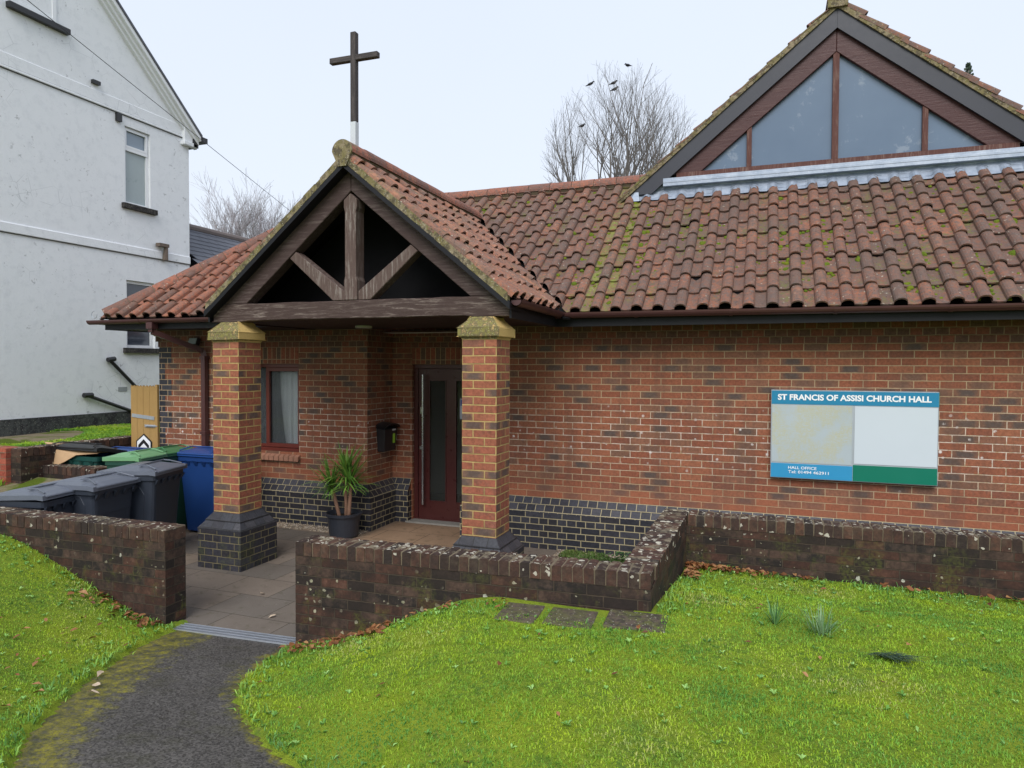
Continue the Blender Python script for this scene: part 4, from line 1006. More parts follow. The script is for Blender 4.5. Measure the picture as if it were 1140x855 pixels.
# ================================================================== wheelie bins (front lip faces local +x)
def bin_mats(name,col,rough=.42): return simple(name,col,rough,.45,var=.14,scale=5,bump=.05)
m_bg=bin_mats('charcoal_bin_plastic',(.032,.039,.054)); m_bgl=bin_mats('grey_bin_lid',(.125,.14,.175),.38)
m_bb=bin_mats('blue_bin_plastic',(.012,.045,.17)); m_bbl=bin_mats('blue_bin_lid',(.018,.06,.22),.3)
m_gg=bin_mats('green_bin_plastic',(.02,.07,.05)); m_ggl=bin_mats('mid_green_bin_lid',(.055,.18,.075),.35); m_gg2=bin_mats('pale_green_bin_lid',(.16,.34,.17),.35)
m_tire=simple('bin_wheel_rubber',(.02,.02,.02),.8,.2)
def make_bin(label,loc,rz,mb,ml,lid=0.0,W=.58,D=.70,H=1.02,cat='wheelie bin',group=None,name='wheelie_bin',lidtilt=None,extra=None):
    r=thing(name,label,cat,loc,rz,group)
    hx,hy=D/2,W/2
    m=M()
    lv=[(.03,.78,.80),(.10,.80,.81),(.55,.90,.90),(.80,.955,.95),(H-.09,.985,.975),(H-.085,1.04,1.035),(H-.03,1.045,1.04),(H-.03,.95,.94),(H-.30,.93,.92)]
    def ringp(z,ax,ay):
        rr=.05; out=[]
        X,Y=hx*ax,hy*ay
        for cx,cy,a0 in ((X-rr,Y-rr,0),(-X+rr,Y-rr,90),(-X+rr,-Y+rr,180),(X-rr,-Y+rr,270)):
            for q in range(4): a=R(a0+q*30); out.append((cx+rr*math.cos(a)+.0,cy+rr*math.sin(a),z))
        return out
    rings=[ringp(z,a,b) for z,a,b in lv]; n=16; vs=[p for q in rings for p in q]; fs=[]
    for i in range(len(rings)-1):
        for k in range(n): fs.append((i*n+k,i*n+(k+1)%n,(i+1)*n+(k+1)%n,(i+1)*n+k))
    fs.append(tuple(reversed(range(n)))); fs.append(tuple((len(rings)-1)*n+k for k in range(n)))
    m.mesh(vs,fs)
    # comb lobes under the front lip
    for q in (-.42,-.21,0,.21,.42):
        yy=q*W; m.mesh([(hx*1.02,yy-.028,H-.085),(hx*1.02,yy+.028,H-.085),(hx*1.02+.03,yy+.02,H-.075),(hx*1.02+.03,yy-.02,H-.075),(hx*.99,yy-.02,H-.14),(hx*.99,yy+.02,H-.14)],[(0,3,4),(1,5,2),(3,2,5,4),(0,1,2,3)])
    # recessed arch panel lines on both long sides
    for sy in (-1,1):
        m.tube([( -hx*.55,sy*hy*.83,.2),(-hx*.6,sy*(hy*.93+.004),.74),(-hx*.45,sy*(hy*.945+.004),.82),(hx*.45,sy*(hy*.945+.004),.82),(hx*.6,sy*(hy*.93+.004),.74),(hx*.55,sy*hy*.83,.2)],.007,6)
    m.build('bin_body',mb,r,local=True)
    # lid: domed panel hinged at the back, front edge overhangs
    m=M(); nu,nv=8,8; zt=H-.02
    grid=[]
    for i in range(nu+1):
        for j in range(nv+1):
            u=i/nu; v=j/nv; x=-hx*1.02+u*hx*2.12; y=(v-.5)*W*1.10
            e=min(u,1-u)*4; f_=min(v,1-v)*4
            z=.025+.032*min(1,e)*min(1,f_)-(.012 if u>.9 else 0)+.006*(1-u)
            if .25<u<.75 and .2<v<.8: z+=.010
            if v in (0,1): x=x
            grid.append((x,y,z))
    fs=[]
    for i in range(nu):
        for j in range(nv): fs.append((i*(nv+1)+j,(i+1)*(nv+1)+j,(i+1)*(nv+1)+j+1,i*(nv+1)+j+1))
    def edge(i,j): return i*(nv+1)+j
    loop=[edge(i,0) for i in range(nu+1)]+[edge(nu,j) for j in range(1,nv+1)]+[edge(i,nv) for i in range(nu-1,-1,-1)]+[edge(0,j) for j in range(nv-1,0,-1)]
    N0=len(grid); sk=[]
    for q in loop: x,y,z=grid[q]; grid.append((x,y,z-.045))
    for k in range(len(loop)): fs.append((loop[k],loop[(k+1)%len(loop)],N0+(k+1)%len(loop),N0+k))
    fs.append(tuple(N0+k for k in range(len(loop))))
    a=lid; ca,sa=math.cos(a),math.sin(a); hinge=-hx*1.0
    def rot(p): x,y,z=p; x-=hinge; return (hinge+x*ca-z*sa, y, zt+x*sa+z*ca)
    m.mesh([rot(p) for p in grid],fs)
    m.tube([rot(p) for p in ((hx*1.05,-W*.50,.012),(hx*1.09,-W*.46,.0),(hx*1.09,W*.46,.0),(hx*1.05,W*.50,.012))],.013,8)
    m.tube([rot(p) for p in ((hx*.35,-W*.40,.078),(hx*.62,-W*.36,.074),(hx*1.0,-W*.44,.035))],.008,6); m.tube([rot(p) for p in ((hx*.35,W*.40,.078),(hx*.62,W*.36,.074),(hx*1.0,W*.44,.035))],.008,6)
    m.tube([rot(p) for p in ((hx*.35,-W*.40,.078),(hx*.35,W*.40,.078))],.008,6)
    m.build('bin_lid',ml,r,local=True)
    m=M(); m.tube([(-hx*1.16,-W*.40,H-.02),(-hx*1.16,W*.40,H-.02)],.016,10)
    for q in (-.3,.3): m.box(-hx*1.16,-hx*.95,q*W-.02,q*W+.02,H-.05,H+.0)
    m.build('handle',mb,r,local=True)
    for sy in (-1,1):
        m=M(); m.tube([(-hx*.80,sy*W*.40,.10),(-hx*.80,sy*W*.485,.10)],.10,20); m.build('wheel',m_tire,r,local=True)
    return r
gb='charcoal wheelie bins in a row behind the low wall'
make_bin('charcoal wheelie bin nearest the hall, right end of the row of three',(-3.74,-2.00,0),R(16),m_bg,m_bgl,.03,group=gb,D=.62,H=.98)
make_bin('charcoal wheelie bin in the middle of the row of three behind the low wall',(-3.78,-2.60,0),R(8),m_bg,m_bgl,.01,group=gb,H=.93,D=.60)
make_bin('charcoal wheelie bin with its lid slightly open, left end of the row',(-3.97,-3.03,0),R(10),m_bg,m_bgl,.06,group=gb,H=.865,W=.52,D=.62)
make_bin('tall blue wheelie bin standing between the brick pillar and the downpipe',(-3.93,-.74,0),R(-90),m_bb,m_bbl,.05,D=.60,W=.60,H=1.01,group='blue wheelie bins by the hall')
make_bin('blue wheelie bin in front of the timber gate, only its lid showing',(-5.25,-.78,0),R(-90),m_bb,m_bbl,.02,D=.50,W=.60,H=.96,group='blue wheelie bins by the hall')
make_bin('wheelie bin with a pale green lid, behind the right end grey bin',(-4.40,-1.52,0),R(10),m_gg,m_gg2,.04,H=1.03,group='green lidded wheelie bins',W=.46,D=.46)
make_bin('wheelie bin with a mid green lid, between the pale green lid and the blue bin',(-4.48,-1.00,0),R(0),m_gg,m_ggl,.05,H=1.02,group='green lidded wheelie bins',W=.48,D=.50)
tb=make_bin('dark green wheelie bin overfull with flattened cardboard, its black lid pushed up',(-5.55,-1.25,0),R(-90),bin_mats('teal_bin_plastic',(.010,.060,.052)),m_blackp,.22,W=.84,D=.42,H=1.00)
cbx=thing('cardboard_box','torn brown cardboard sticking out of the overfull dark green bin','cardboard',(-5.6,-1.4,1.0))
m=M()
def crumple(P,t=.004):
    m.face(P); m.face([(x,y+t,z-t) for x,y,z in reversed(P)])
crumple([(-5.98,-1.475,1.06),(-5.42,-1.50,.99),(-5.60,-1.515,.90),(-5.86,-1.52,.80)]); crumple([(-5.98,-1.475,1.06),(-5.92,-1.2,1.10),(-5.1,-1.3,1.02),(-5.42,-1.50,.99)]); crumple([(-6.05,-1.46,1.13),(-5.86,-1.44,1.03),(-5.78,-1.3,1.09)])
crumple([(-5.42,-1.50,.99),(-5.10,-1.46,1.02),(-5.12,-1.3,1.06),(-5.5,-1.35,1.05)])
m.build('cardboard_sheet',simple('brown_cardboard',(.50,.33,.19),.85,.2,var=.15,scale=12),cbx,fix=False)

# ================================================================== neighbour's white house
XH=-8.0
hs=thing('white_house','tall white rendered house with blistered paint, its gable end facing the hall','house',(XH,0,1.0))
def render_mat():
    t=NT('white_painted_render'); ob=t.coord(); n=t.noise(ob,1.1,5,.6); n2=t.noise(ob,6,5,.7); n3=t.noise(ob,45,4,.7)
    c=t.mix(n,(.75,.775,.80),(.82,.84,.86)); c=t.mix(t.math('MULTIPLY',t.ramp(n2,[(.5,0),(.7,1)]),.35),c,(.56,.59,.62))
    z=t.sep(ob)
    k=t.math('MULTIPLY',t.ramp(t.noise(ob,9,6,.75,.4),[(.60,0),(.63,1)]),t.ramp(t.noise(ob,1.3,3,.5),[(.48,0),(.56,1)]))
    c=t.mix(t.math('MULTIPLY',k,.6),c,(.30,.31,.32)); k2=t.math('MULTIPLY',t.ramp(t.vor(ob,3.2,'DISTANCE_TO_EDGE'),[(.004,1),(.010,0)]),t.ramp(t.noise(ob,.9,3,.5),[(.55,0),(.62,.4)]))
    c=t.mix(k2,c,(.3,.32,.34)); t.bump(t.math('ADD',n2,t.math('MULTIPLY',n3,.4)),.5,.012); return t.fin(c,.8,.3)
m_rend=render_mat()
XB=-14.0; YF=-7.0; YE=2.95; ZR=6.57; YRID=-2.0
def hquads(m,holes):
    ys=sorted({YF,YE,*[h[0] for h in holes],*[h[1] for h in holes]}); zs=sorted({1.0,ZR,*[min(h[2],ZR) for h in holes],*[min(h[3],ZR) for h in holes]})
    for i in range(len(ys)-1):
        for j in range(len(zs)-1):
            cy=(ys[i]+ys[i+1])/2; cz=(zs[j]+zs[j+1])/2
            if any(h[0]<cy<h[1] and h[2]<cz<h[3] for h in holes): continue
            m.face([(XH,ys[i],zs[j]),(XH,ys[i+1],zs[j]),(XH,ys[i+1],zs[j+1]),(XH,ys[i],zs[j+1])])
    for a,b,c,d in holes:
        for P in ([(a,c),(a,d)],[(b,c),(b,d)],[(a,c),(b,c)],[(a,d),(b,d)]):
            (p,q),(r_,s_)=P; m.face([(XH,p,q),(XH,r_,s_),(XH-.10,r_,s_),(XH-.10,p,q)])
holes=[(1.49,2.03,5.02,6.40),(1.49,2.10,2.44,3.66)]
m=M(); hquads(m,holes)
HK=.915
zrid=ZR+.13+HK*(3.07-YRID)
m.face([(XH,YF,ZR),(XH,YE,ZR),(XH,YE,ZR+.15),(XH,YRID,zrid-.10),(XH,YF,ZR+.15)])
m.face([(XH,YE,1),(XB,YE,1),(XB,YE,ZR),(XH,YE,ZR)]); m.face([(XB,YF,1),(XH,YF,1),(XH,YF,ZR),(XB,YF,ZR)])
m.build('rendered_wall',m_rend,hs,fix=False)
m=M()
m.box(XH-.02,XH+.022,YF,YE+.01,4.13,4.28); m.box(XH-.02,XH+.022,YF,YE+.01,6.58,6.62); m.box(XH-.02,XH+.012,YF,YE+.01,6.62,6.82); m.build('string_course',m_rend,hs,bevel=.01)
m=M(); m.box(XH-.02,XH+.020,YF,YE+.012,4.120,4.129); m.box(XH-.02,XH+.020,YF,YE+.012,6.570,6.579); m.build('string_course_strip',m_blackp,hs)  # thin black strip along the lower edge of each string course
m=M(); m.box(XH-.02,XH+.04,YF,YE+.02,.9,1.30); m.build('black_plinth',mossy('flaking_black_plinth',(.045,.045,.05),(.10,.11,.10),(.02,.02,.022),.6,5),hs)
def hwin(y0,y1,z0,z1,split,low,pm=None):
    o=bpy.data.objects.new('window',None); COL.objects.link(o); o.parent=hs; o.location=Vector((0,(y0+y1)/2,z0-1.0))
    m=M(); X=XH-.05; 
    def fr(y0,y1,z0,z1,t,x0,x1): m.box(x0,x1,y0,y1,z0,z0+t); m.box(x0,x1,y0,y1,z1-t,z1); m.box(x0,x1,y0,y0+t,z0+t,z1-t); m.box(x0,x1,y1-t,y1,z0+t,z1-t)
    fr(y0+.004,y1-.004,z0+.004,z1-.004,.05,X-.05,X); 
    if split: m.box(X-.05,X+.012,y0+.02,y1-.02,split-.04,split+.04); fr(y0+.03,y1-.03,split+.02,z1-.03,.035,X-.02,X+.015)
    m.build('window_frame',m_white,o)
    m=M()
    m.box(X-.03,X-.025,y0+.03,y1-.03,(split or z0),z1-.03); m.build('window_pane',pm or m_hglass,o)
    if split: m=M(); m.box(X-.03,X-.025,y0+.03,y1-.03,z0+.03,split-.002); m.build('window_pane',low,o)
    m=M(); m.box(XH-.08,XH+.07,y0-.08,y1+.10,z0-.09,z0-.0); m.build('window_sill',mossy('grimy_black_sill',(.03,.028,.03),(.12,.11,.10),(.012,.012,.012),.5,14),o)
hwin(1.49,2.03,5.02,6.40,6.02,m_blind)
hwin(1.49,2.10,2.44,3.66,None,None,m_hglass_d)
m=M(); m.box(XH-.03,XH-.005,-.5,.22,7.62,8.6); m.build('attic_window_pane',m_hglass,hs)
m=M()
for y in (-.5,.17): m.box(XH-.01,XH+.02,y,y+.06,7.60,8.7)
m.box(XH-.01,XH+.02,-.44,.17,7.60,7.66); m.build('attic_window_frame',m_white,hs)
m=M(); m.box(XH-.02,XH+.09,-.55,.42,7.50,7.585); m.build('attic_window_sill',m_blackp,hs)
# roof slabs and raking cornice
m_slate=simple('roof_slate',(.10,.105,.125),.6,.4,var=.35,scale=9,bump=.4)
m=M()
def slab(m,y0,z0,y1,z1,x0,x1,t): m.mesh([(x0,y0,z0),(x1,y0,z0),(x1,y1,z1),(x0,y1,z1),(x0,y0,z0+t),(x1,y0,z0+t),(x1,y1,z1+t),(x0,y1,z1+t)],[(0,3,2,1),(4,5,6,7),(0,1,5,4),(1,2,6,5),(2,3,7,6),(3,0,4,7)])
ye=3.12; ze=ZR+.13-HK*.05
slab(m,YRID,ze+HK*(ye-YRID),ye,ze,XB-.1,XH+.19,.05); slab(m,YRID,ze+HK*(ye-YRID),2*YRID-ye,ze,XB-.1,XH+.19,.05); m.build('slate_roof',m_slate,hs)
m=M()
for (dx,dz0,dz1) in ((.17,-.09,-.004),(.11,-.17,-.09),(.06,-.24,-.17)):
    for s_ in (1,-1):
        yA=YRID; yB=YRID+s_*(ye-YRID-.02); zA=ze+HK*(ye-YRID); zB=ze+HK*.02
        m.mesh([(XH-.02,yA,zA+dz0),(XH+dx,yA,zA+dz0),(XH+dx,yB,zB+dz0),(XH-.02,yB,zB+dz0),(XH-.02,yA,zA+dz1),(XH+dx,yA,zA+dz1),(XH+dx,yB,zB+dz1),(XH-.02,yB,zB+dz1)],[(0,3,2,1),(4,5,6,7),(0,1,5,4),(1,2,6,5),(2,3,7,6),(3,0,4,7)])
m.build('raking_cornice',m_white,hs)
m=M(); m.box(XH-.02,XH+.10,YE-.20,YE+.12,ZR-.13,ZR-.05); m.box(XH-.02,XH+.07,YE-.17,YE+.09,ZR-.05,ZR+.35); m.build('cornice_bracket',m_rend,hs,bevel=.01)
m=M(); m.box(XH-1,XH+.20,ye-.01,ye+.12,ZR+.0,ZR+.10); m.box(XH-.5,XH+.10,ye-.14,ye-.02,ZR-.12,ZR+.05); m.build('eaves_gutter',m_blackp,hs)
m=M(); m.tube([(XH+.05,1.10,2.22),(XH+.05,1.62,1.74),(XH+.05,1.80,1.60)],.030,8); m.tube([(XH+.05,1.06,2.22),(XH+.05,1.20,2.24)],.042,8); m.build('waste_pipe',m_blackp,hs)
m=M(); m.tube([(XH+.05,.66,1.62),(XH+.05,1.70,1.24),(XH+.05,2.2,1.06)],.030,8); m.tube([(XH+.05,.60,1.62),(XH+.05,.76,1.62)],.042,8); m.build('waste_pipe',m_blackp,hs)
m=M(); m.tube([(XH+.06,2.30,4.12),(XH+.08,2.30,4.40)],[.05,.035],8); m.box(XH+.02,XH+.12,2.12,2.34,4.36,4.42); m.build('rusty_bracket',simple('rusty_iron',(.14,.11,.09),.8,.2,var=.5),hs)
m=M(); m.box(XH-.01,XH+.06,.84,.98,6.90,6.96); m.build('flue_stub',m_blackp,hs); m=M(); m.box(XH-.01,XH+.05,1.30,1.40,6.42,6.56); m.build('flue_stub',m_blackp,hs)
m=M(); m.box(XH-.01,XH+.006,1.30,1.48,1.66,1.74); m.build('air_vent',simple('vent_grey',(.3,.32,.33),.7),hs)
# slate roofed building behind
eb=thing('slate_roofed_building','grey slate roofed building showing between the white house and the hall roof','building',(-10,6,0))
m=M(); m.box(-12.5,-7.6,3.3,9,0,3.9); m.build('rear_wall',m_rend,eb)
m=M()
n=14
def sl_roof():
    xr,zr_=-9.2,5.16; xe,ze_=-7.2,3.6
    for i in range(n):
        a=i/n; b=(i+1.12)/n; x0=xe+(xr-xe)*a; x1=xe+(xr-xe)*b; z0=ze_+(zr_-ze_)*a+.012; z1=ze_+(zr_-ze_)*b-.004
        y=3.2-(i%2)*.12
        while y<9:
            t=random.random(); m.mesh([(x0,y+.004,z0+random.uniform(-.003,.003)),(x0,y+.246,z0+random.uniform(-.003,.003)),(x1,y+.246,z1),(x1,y+.004,z1),(x0,y+.004,z0-.012),(x0,y+.246,z0-.012)],[(0,1,2,3),(4,5,1,0)],t); y+=.25
sl_roof(); m.build('slate_slope',m_slate,eb,fix=False)
m=M(); m.mesh([(-9.2,3.2,5.15),(-9.2,9,5.15),(-12.6,9,3.6),(-12.6,3.2,3.6),(-7.2,3.2,3.58),(-7.2,9,3.58)],[(0,1,2,3),(0,4,5,1)]); m.build('rear_slope',m_slate,eb,fix=False)
m=M(); m.tube([(-9.2,3.1,5.16),(-9.2,9.05,5.16)],.09,10); m.build('ridge_capping',simple('grey_brown_ridge',(.16,.13,.12),.8,var=.3),eb)

# ================================================================== ground
def hp(x,y): return .13*max(0.0,-3.5-y)
XRpts=[(-3.40,-.56),(-3.49,-.56),(-3.84,-.50),(-4.24,-.37),(-4.53,-.18),(-4.78,.13),(-4.97,.43),(-5.1,.70),(-5.6,1.7),(-6.2,3.0),(-7,4.5),(-12,12)]
XLpts=[(-3.4,-1.70),(-3.62,-1.64),(-4.08,-1.50),(-4.55,-1.27),(-4.99,-1.01),(-5.36,-.75),(-5.66,-.45),(-6.2,.35),(-7,1.7),(-8,3.0),(-12,8)]
def interp(P,y):
    if y>=P[0][0]: return P[0][1]
    for (a,b),(c,d) in zip(P[:-1],P[1:]):
        if c<=y<=a: return b+(d-b)*(a-y)/(a-c)
    return P[-1][1]
YS=np.array([p[0] for p in XRpts][::-1]); XS=np.array([p[1] for p in XRpts][::-1]); YS2=np.array([p[0] for p in XLpts][::-1]); XS2=np.array([p[1] for p in XLpts][::-1])
def sstep(t): t=np.clip(t,0,1); return t*t*(3-2*t)
def ground_h(x,y):
    """vectorised lawn height"""
    xr=np.interp(y,YS,XS); xl=np.interp(y,YS2,XS2); h0=.13*np.maximum(0,-3.5-y)
    # plateau to the right
    P=.33+.22*sstep((-1.4-y)/2.0)+.02*sstep((-4-y)/3)
    dr=np.maximum(0,x-xr)*np.where(y<-4.2,.95,1.0); dl=np.maximum(0,xl-x)
    # distance across the bank shrinks as the path curves away
    hr=h0+.02+(np.maximum(P,h0+.02)-h0-.02)*sstep(dr/1.75+.02)
    hl=h0+.02+(np.maximum(.62,h0+.02)-h0-.02)*sstep(dl/2.2)
    h=np.where(x>xr,hr,np.where(x<xl,hl,h0-.03))
    h=h+.012*np.sin(x*3.1+y*1.7)*np.sin(y*4.3-x*.9)*np.minimum(1,np.maximum(dr,dl)*2)
    return h
def lawn_mesh():
    xs=np.concatenate([np.arange(-14,-4,.25),np.arange(-4,6,.05),np.arange(6,14,.25)]); ys=np.concatenate([np.arange(-14,-7,.25),np.arange(-7,-1.1,.05)])
    X,Y=np.meshgrid(xs,ys,indexing='ij'); Z=ground_h(X,Y); nx,ny=X.shape
    idx=np.arange(nx*ny).reshape(nx,ny)
    cx=(X[:-1,:-1]+X[1:,1:])/2; cy=(Y[:-1,:-1]+Y[1:,1:])/2
    keep=(cy<-3.38)|((cx>2.0)&(cy<-1.30))
    keep&=~((cx<-1.74)&(cy>-3.45))
    F=np.stack([idx[:-1,:-1],idx[1:,:-1],idx[1:,1:],idx[:-1,1:]],-1)[keep]
    me=bpy.data.meshes.new('lawn'); me.from_pydata(np.stack([X,Y,Z],-1).reshape(-1,3).tolist(),[],F.tolist()); me.update()
    for p in me.polygons: p.use_smooth=True
    return me
def lawn_mat():
    t=NT('lawn_turf'); ob=t.coord(); n=t.noise(ob,2.0,4,.6); n2=t.noise(ob,26,5,.75); n3=t.noise(ob,90,4,.7); n5=t.noise(ob,.9,3,.6)
    c=t.mix(t.ramp(n,[(.40,0),(.6,1)]),(.11,.20,.028),(.25,.32,.024))
    c=t.mix(t.ramp(n2,[(.4,0),(.62,1)]),c,(.26,.34,.03)); c=t.mix(t.math('MULTIPLY',t.ramp(n3,[(.58,0),(.70,1)]),.6),c,(.06,.07,.02))
    c=t.mix(t.math('MULTIPLY',t.ramp(t.noise(ob,11,4,.7),[(.60,0),(.70,1)]),.4),c,(.18,.14,.07))
    t.bump(t.math('ADD',n2,n3),1,.02); return t.fin(c,.9,.15)
lawn=link('lawn_ground',lawn_mesh(),lawn_mat()); tag(lawn,kind='structure')
# path
def path_mat():
    t=NT('mossy_asphalt'); ob=t.coord(); v=t.vor(ob,95,out='Color'); n=t.noise(ob,170,3,.7); n2=t.noise(ob,2.5,4,.6); n4=t.noise(ob,12,5,.75)
    at=t.n('ShaderNodeAttribute',attribute_name='edge'); e=at.outputs['Fac']
    c=t.mix(t.sep(v)[0],(.028,.025,.022),(.112,.102,.093)); c=t.mix(t.math('MULTIPLY',t.ramp(n,[(.58,0),(.66,1)]),.5),c,(.19,.18,.18))
    c=t.mix(.6,c,t.mix(n2,(.5,.5,.5),(1.5,1.5,1.5)),'MULTIPLY')
    k=t.ramp(t.math('ADD',e,t.math('MULTIPLY',t.math('SUBTRACT',n4,.5),1.6)),[(.34,0),(.75,1)])
    k2=t.math('MULTIPLY',t.ramp(t.noise(ob,120,3,.7),[(.35,.3),(.6,1)]),t.ramp(t.noise(ob,28,4,.7),[(.34,.25),(.52,1)]))
    c=t.mix(t.math('MULTIPLY',k,k2),c,t.mix(t.ramp(n4,[(.38,0),(.6,1)]),(.05,.055,.010),(.27,.24,.014)))
    c=t.mix(t.math('MULTIPLY',t.ramp(t.noise(ob,3.3,5,.7),[(.5,0),(.68,1)]),.45),c,(.045,.045,.016))
    t.bump(t.math('ADD',t.sep(v)[0],n4),.8,.005); return t.fin(c,t.ramp(n2,[(.3,.6),(.7,.85)]),.35)
me=bpy.data.meshes.new('path'); vs=[];ed=[];fs=[]
ys=[-3.40-i*.06 for i in range(130)]; nu=34
for y in ys:
    a=float(np.interp(y,YS2,XS2))-.10; b=float(np.interp(y,YS,XS))+.10
    for j in range(nu+1):
        s_=j/nu; x=a+(b-a)*s_; w_=b-a
        zz=hp(x,y)-.004-.02*(max(0,1-(x-a)/.12)+max(0,1-(b-x)/.12)); vs.append((x,y,zz)); dl=x-a-.10; dr=b-.10-x
        ed.append(max(0,1-dl/.55)*1.15 if dl<dr else max(0,1-dr/.22)*.85)
for i in range(len(ys)-1):
    for j in range(nu): k=i*(nu+1)+j; fs.append((k,k+nu+1,k+nu+2,k+1))
me.from_pydata(vs,[],fs); me.update(); at=me.attributes.new('edge','FLOAT','POINT'); at.data.foreach_set('value',np.array(ed,dtype=np.float32))
for p in me.polygons: p.use_smooth=True
tag(link('asphalt_path',me,path_mat()),kind='structure')
# paving
pv=brick_mat('paving_slab',[(0,(.15,.128,.108)),(.3,(.115,.103,.092)),(.6,(.18,.148,.115)),(.8,(.13,.112,.10))],(.045,.04,.033),bw=.45,rh=.45,ms=.004,burn=.15,dark=.5,bump=.35,rough=.75,moss=.0,offs=(.1,.12))
def pave_mat():
    t=NT('weathered_paving'); ob=t.coord(); mp=t.n('ShaderNodeMapping'); t.l(ob,mp.inputs[0]); mp.inputs['Location'].default_value=(20.1,20.2,0)
    br=t.n('ShaderNodeTexBrick'); t.l(mp.outputs[0],br.inputs['Vector']); br.offset=.5; t.set(br,Color1=(0,0,0),Color2=(1,1,1),Mortar=(0,0,0),Scale=1.0)
    br.inputs['Mortar Size'].default_value=.004; br.inputs['Mortar Smooth'].default_value=.3; br.inputs['Brick Width'].default_value=.6; br.inputs['Row Height'].default_value=.45
    n=t.noise(ob,80,4,.7); n2=t.noise(ob,1.6,4,.65); n3=t.noise(ob,9,5,.7); xyz=t.sep(ob)
    c=t.ramp(br.outputs['Color'],[(0,(.175,.142,.115)),(.3,(.14,.120,.102)),(.6,(.20,.158,.122)),(.8,(.155,.13,.108))],'CONSTANT')
    tan=t.math('MULTIPLY',t.ramp(t.math('ADD',xyz[1],t.math('MULTIPLY',n3,.5)),[(.0,0),(1,1)]),1)
    # porch floor in the dry is a warmer, sandier slab
    dry=t.math('MULTIPLY',t.ramp(t.math('ADD',t.math('MULTIPLY',xyz[1],.5),1.0),[(.28,0),(.62,1)]),t.ramp(t.math('ABSOLUTE',t.math('ADD',xyz[0],1.1)),[(.75,1),(1.3,0)]))
    c=t.mix(t.math('MULTIPLY',dry,.75),c,(.34,.215,.13))
    c=t.mix(.7,c,t.mix(n2,(.5,.5,.5),(1.5,1.5,1.5)),'MULTIPLY'); c=t.mix(.5,c,t.mix(n,(.55,.55,.55),(1.45,1.45,1.45)),'MULTIPLY')
    c=t.mix(t.math('MULTIPLY',t.ramp(n3,[(.56,0),(.66,1)]),.45),c,(.055,.055,.025)); c=t.mix(t.math('MULTIPLY',t.ramp(t.vor(ob,16),[(.05,1),(.09,0)]),.35),c,(.45,.43,.38))
    c=t.mix(br.outputs['Fac'],c,(.04,.035,.025))
    t.bump(t.math('SUBTRACT',t.math('MULTIPLY',n,.4),br.outputs['Fac']),.5,.006); return t.fin(c,t.ramp(n2,[(.3,.5),(.7,.8)]),.35)
m=M(); m.face([(-7,-3.42,0),(2.2,-3.42,0),(2.2,2,0),(-7,2,0)]); m.face([(-7,-3.42,0),(-7,-3.42,-.1),(2.2,-3.42,-.1),(2.2,-3.42,0)]); tag(m.build('paved_forecourt',pave_mat(),fix=False),kind='structure')
m=M(); m.face([(2.2,-1.3,.3),(9.2,-1.3,.3),(9.2,.2,.3),(2.2,.2,.3)]); tag(m.build('planting_bed_ground',simple('bed_soil',(.06,.045,.03),.95,.1,var=.4,scale=40,bump=1)),kind='structure')
m=M(); m.face([(-400,-400,-.35),(400,-400,-.35),(400,400,-.35),(-400,400,-.35)]); tag(m.build('ground',simple('distant_ground',(.07,.09,.04),.95,.1,var=.3,scale=.5)),kind='structure')
# neighbour's bank
me=bpy.data.meshes.new('bank'); vs=[];fs=[]; gx_=np.arange(-14,-5.95,.1); gy_=np.arange(-2.0,9,.1)
for x in gx_:
    for y in gy_: vs.append((x,y,1.055+.012*math.sin(x*2.1+y)+.03*noise.noise(Vector((x*1.3,y*1.3,0)))))
ny=len(gy_)
for i in range(len(gx_)-1):
    for j in range(ny-1): k=i*ny+j; fs.append((k,k+ny,k+ny+1,k+1))
me.from_pydata(vs,[],fs); me.update()
def bank_mat():
    t=NT('grassy_bank'); ob=t.coord(); n=t.noise(ob,1.6,4,.6,.5); n2=t.noise(ob,30,4,.7)
    c=t.mix(t.ramp(n,[(.46,0),(.56,1)]),(.22,.18,.12),(.085,.12,.015)); c=t.mix(.6,c,t.mix(n2,(.5,.5,.5),(1.5,1.5,1.5)),'MULTIPLY'); t.bump(n2,1,.02); return t.fin(c,.9,.1)
tag(link('neighbour_bank_ground',me,bank_mat()),kind='structure')
m=M(); m.face([(-9,-1.98,.80),(-6.0,-1.98,.80),(-6.0,-1.70,.78),(-9,-1.70,.78)]); m.face([(-9,-3.2,.35),(-5,-3.2,.35),(-5,-1.72,.72),(-9,-1.72,.72)]); tag(m.build('weedy_bed_ground',bank_mat()),kind='structure')

# drain channel
dc=thing('drain_channel','galvanised grating of the drain across the gap between the two low walls','drain',(-1.2,-3.45,0))
m=M(); 
da=Vector((-1.78,-3.50,.006)); db=Vector((-.55,-3.42,.006)); L=(db-da).length; k=(db-da).normalized(); nn=Vector((-k.y,k.x,0)); wd=.125
for off in (-wd/2,0-.022,.022,wd/2): m.bar(da+nn*off,db+nn*off,.006,.012)
for i in range(int(L/.018)): p=da+k*(i*.018); m.bar(p-nn*wd/2,p+nn*wd/2,.0055,.010)
m.build('grating',m_galv,dc,fix=False)
m=M(); m.bar(da+Vector((0,0,-.006)),db+Vector((0,0,-.006)),wd-.004,.004); m.build('channel_bottom',m_blackp,dc)
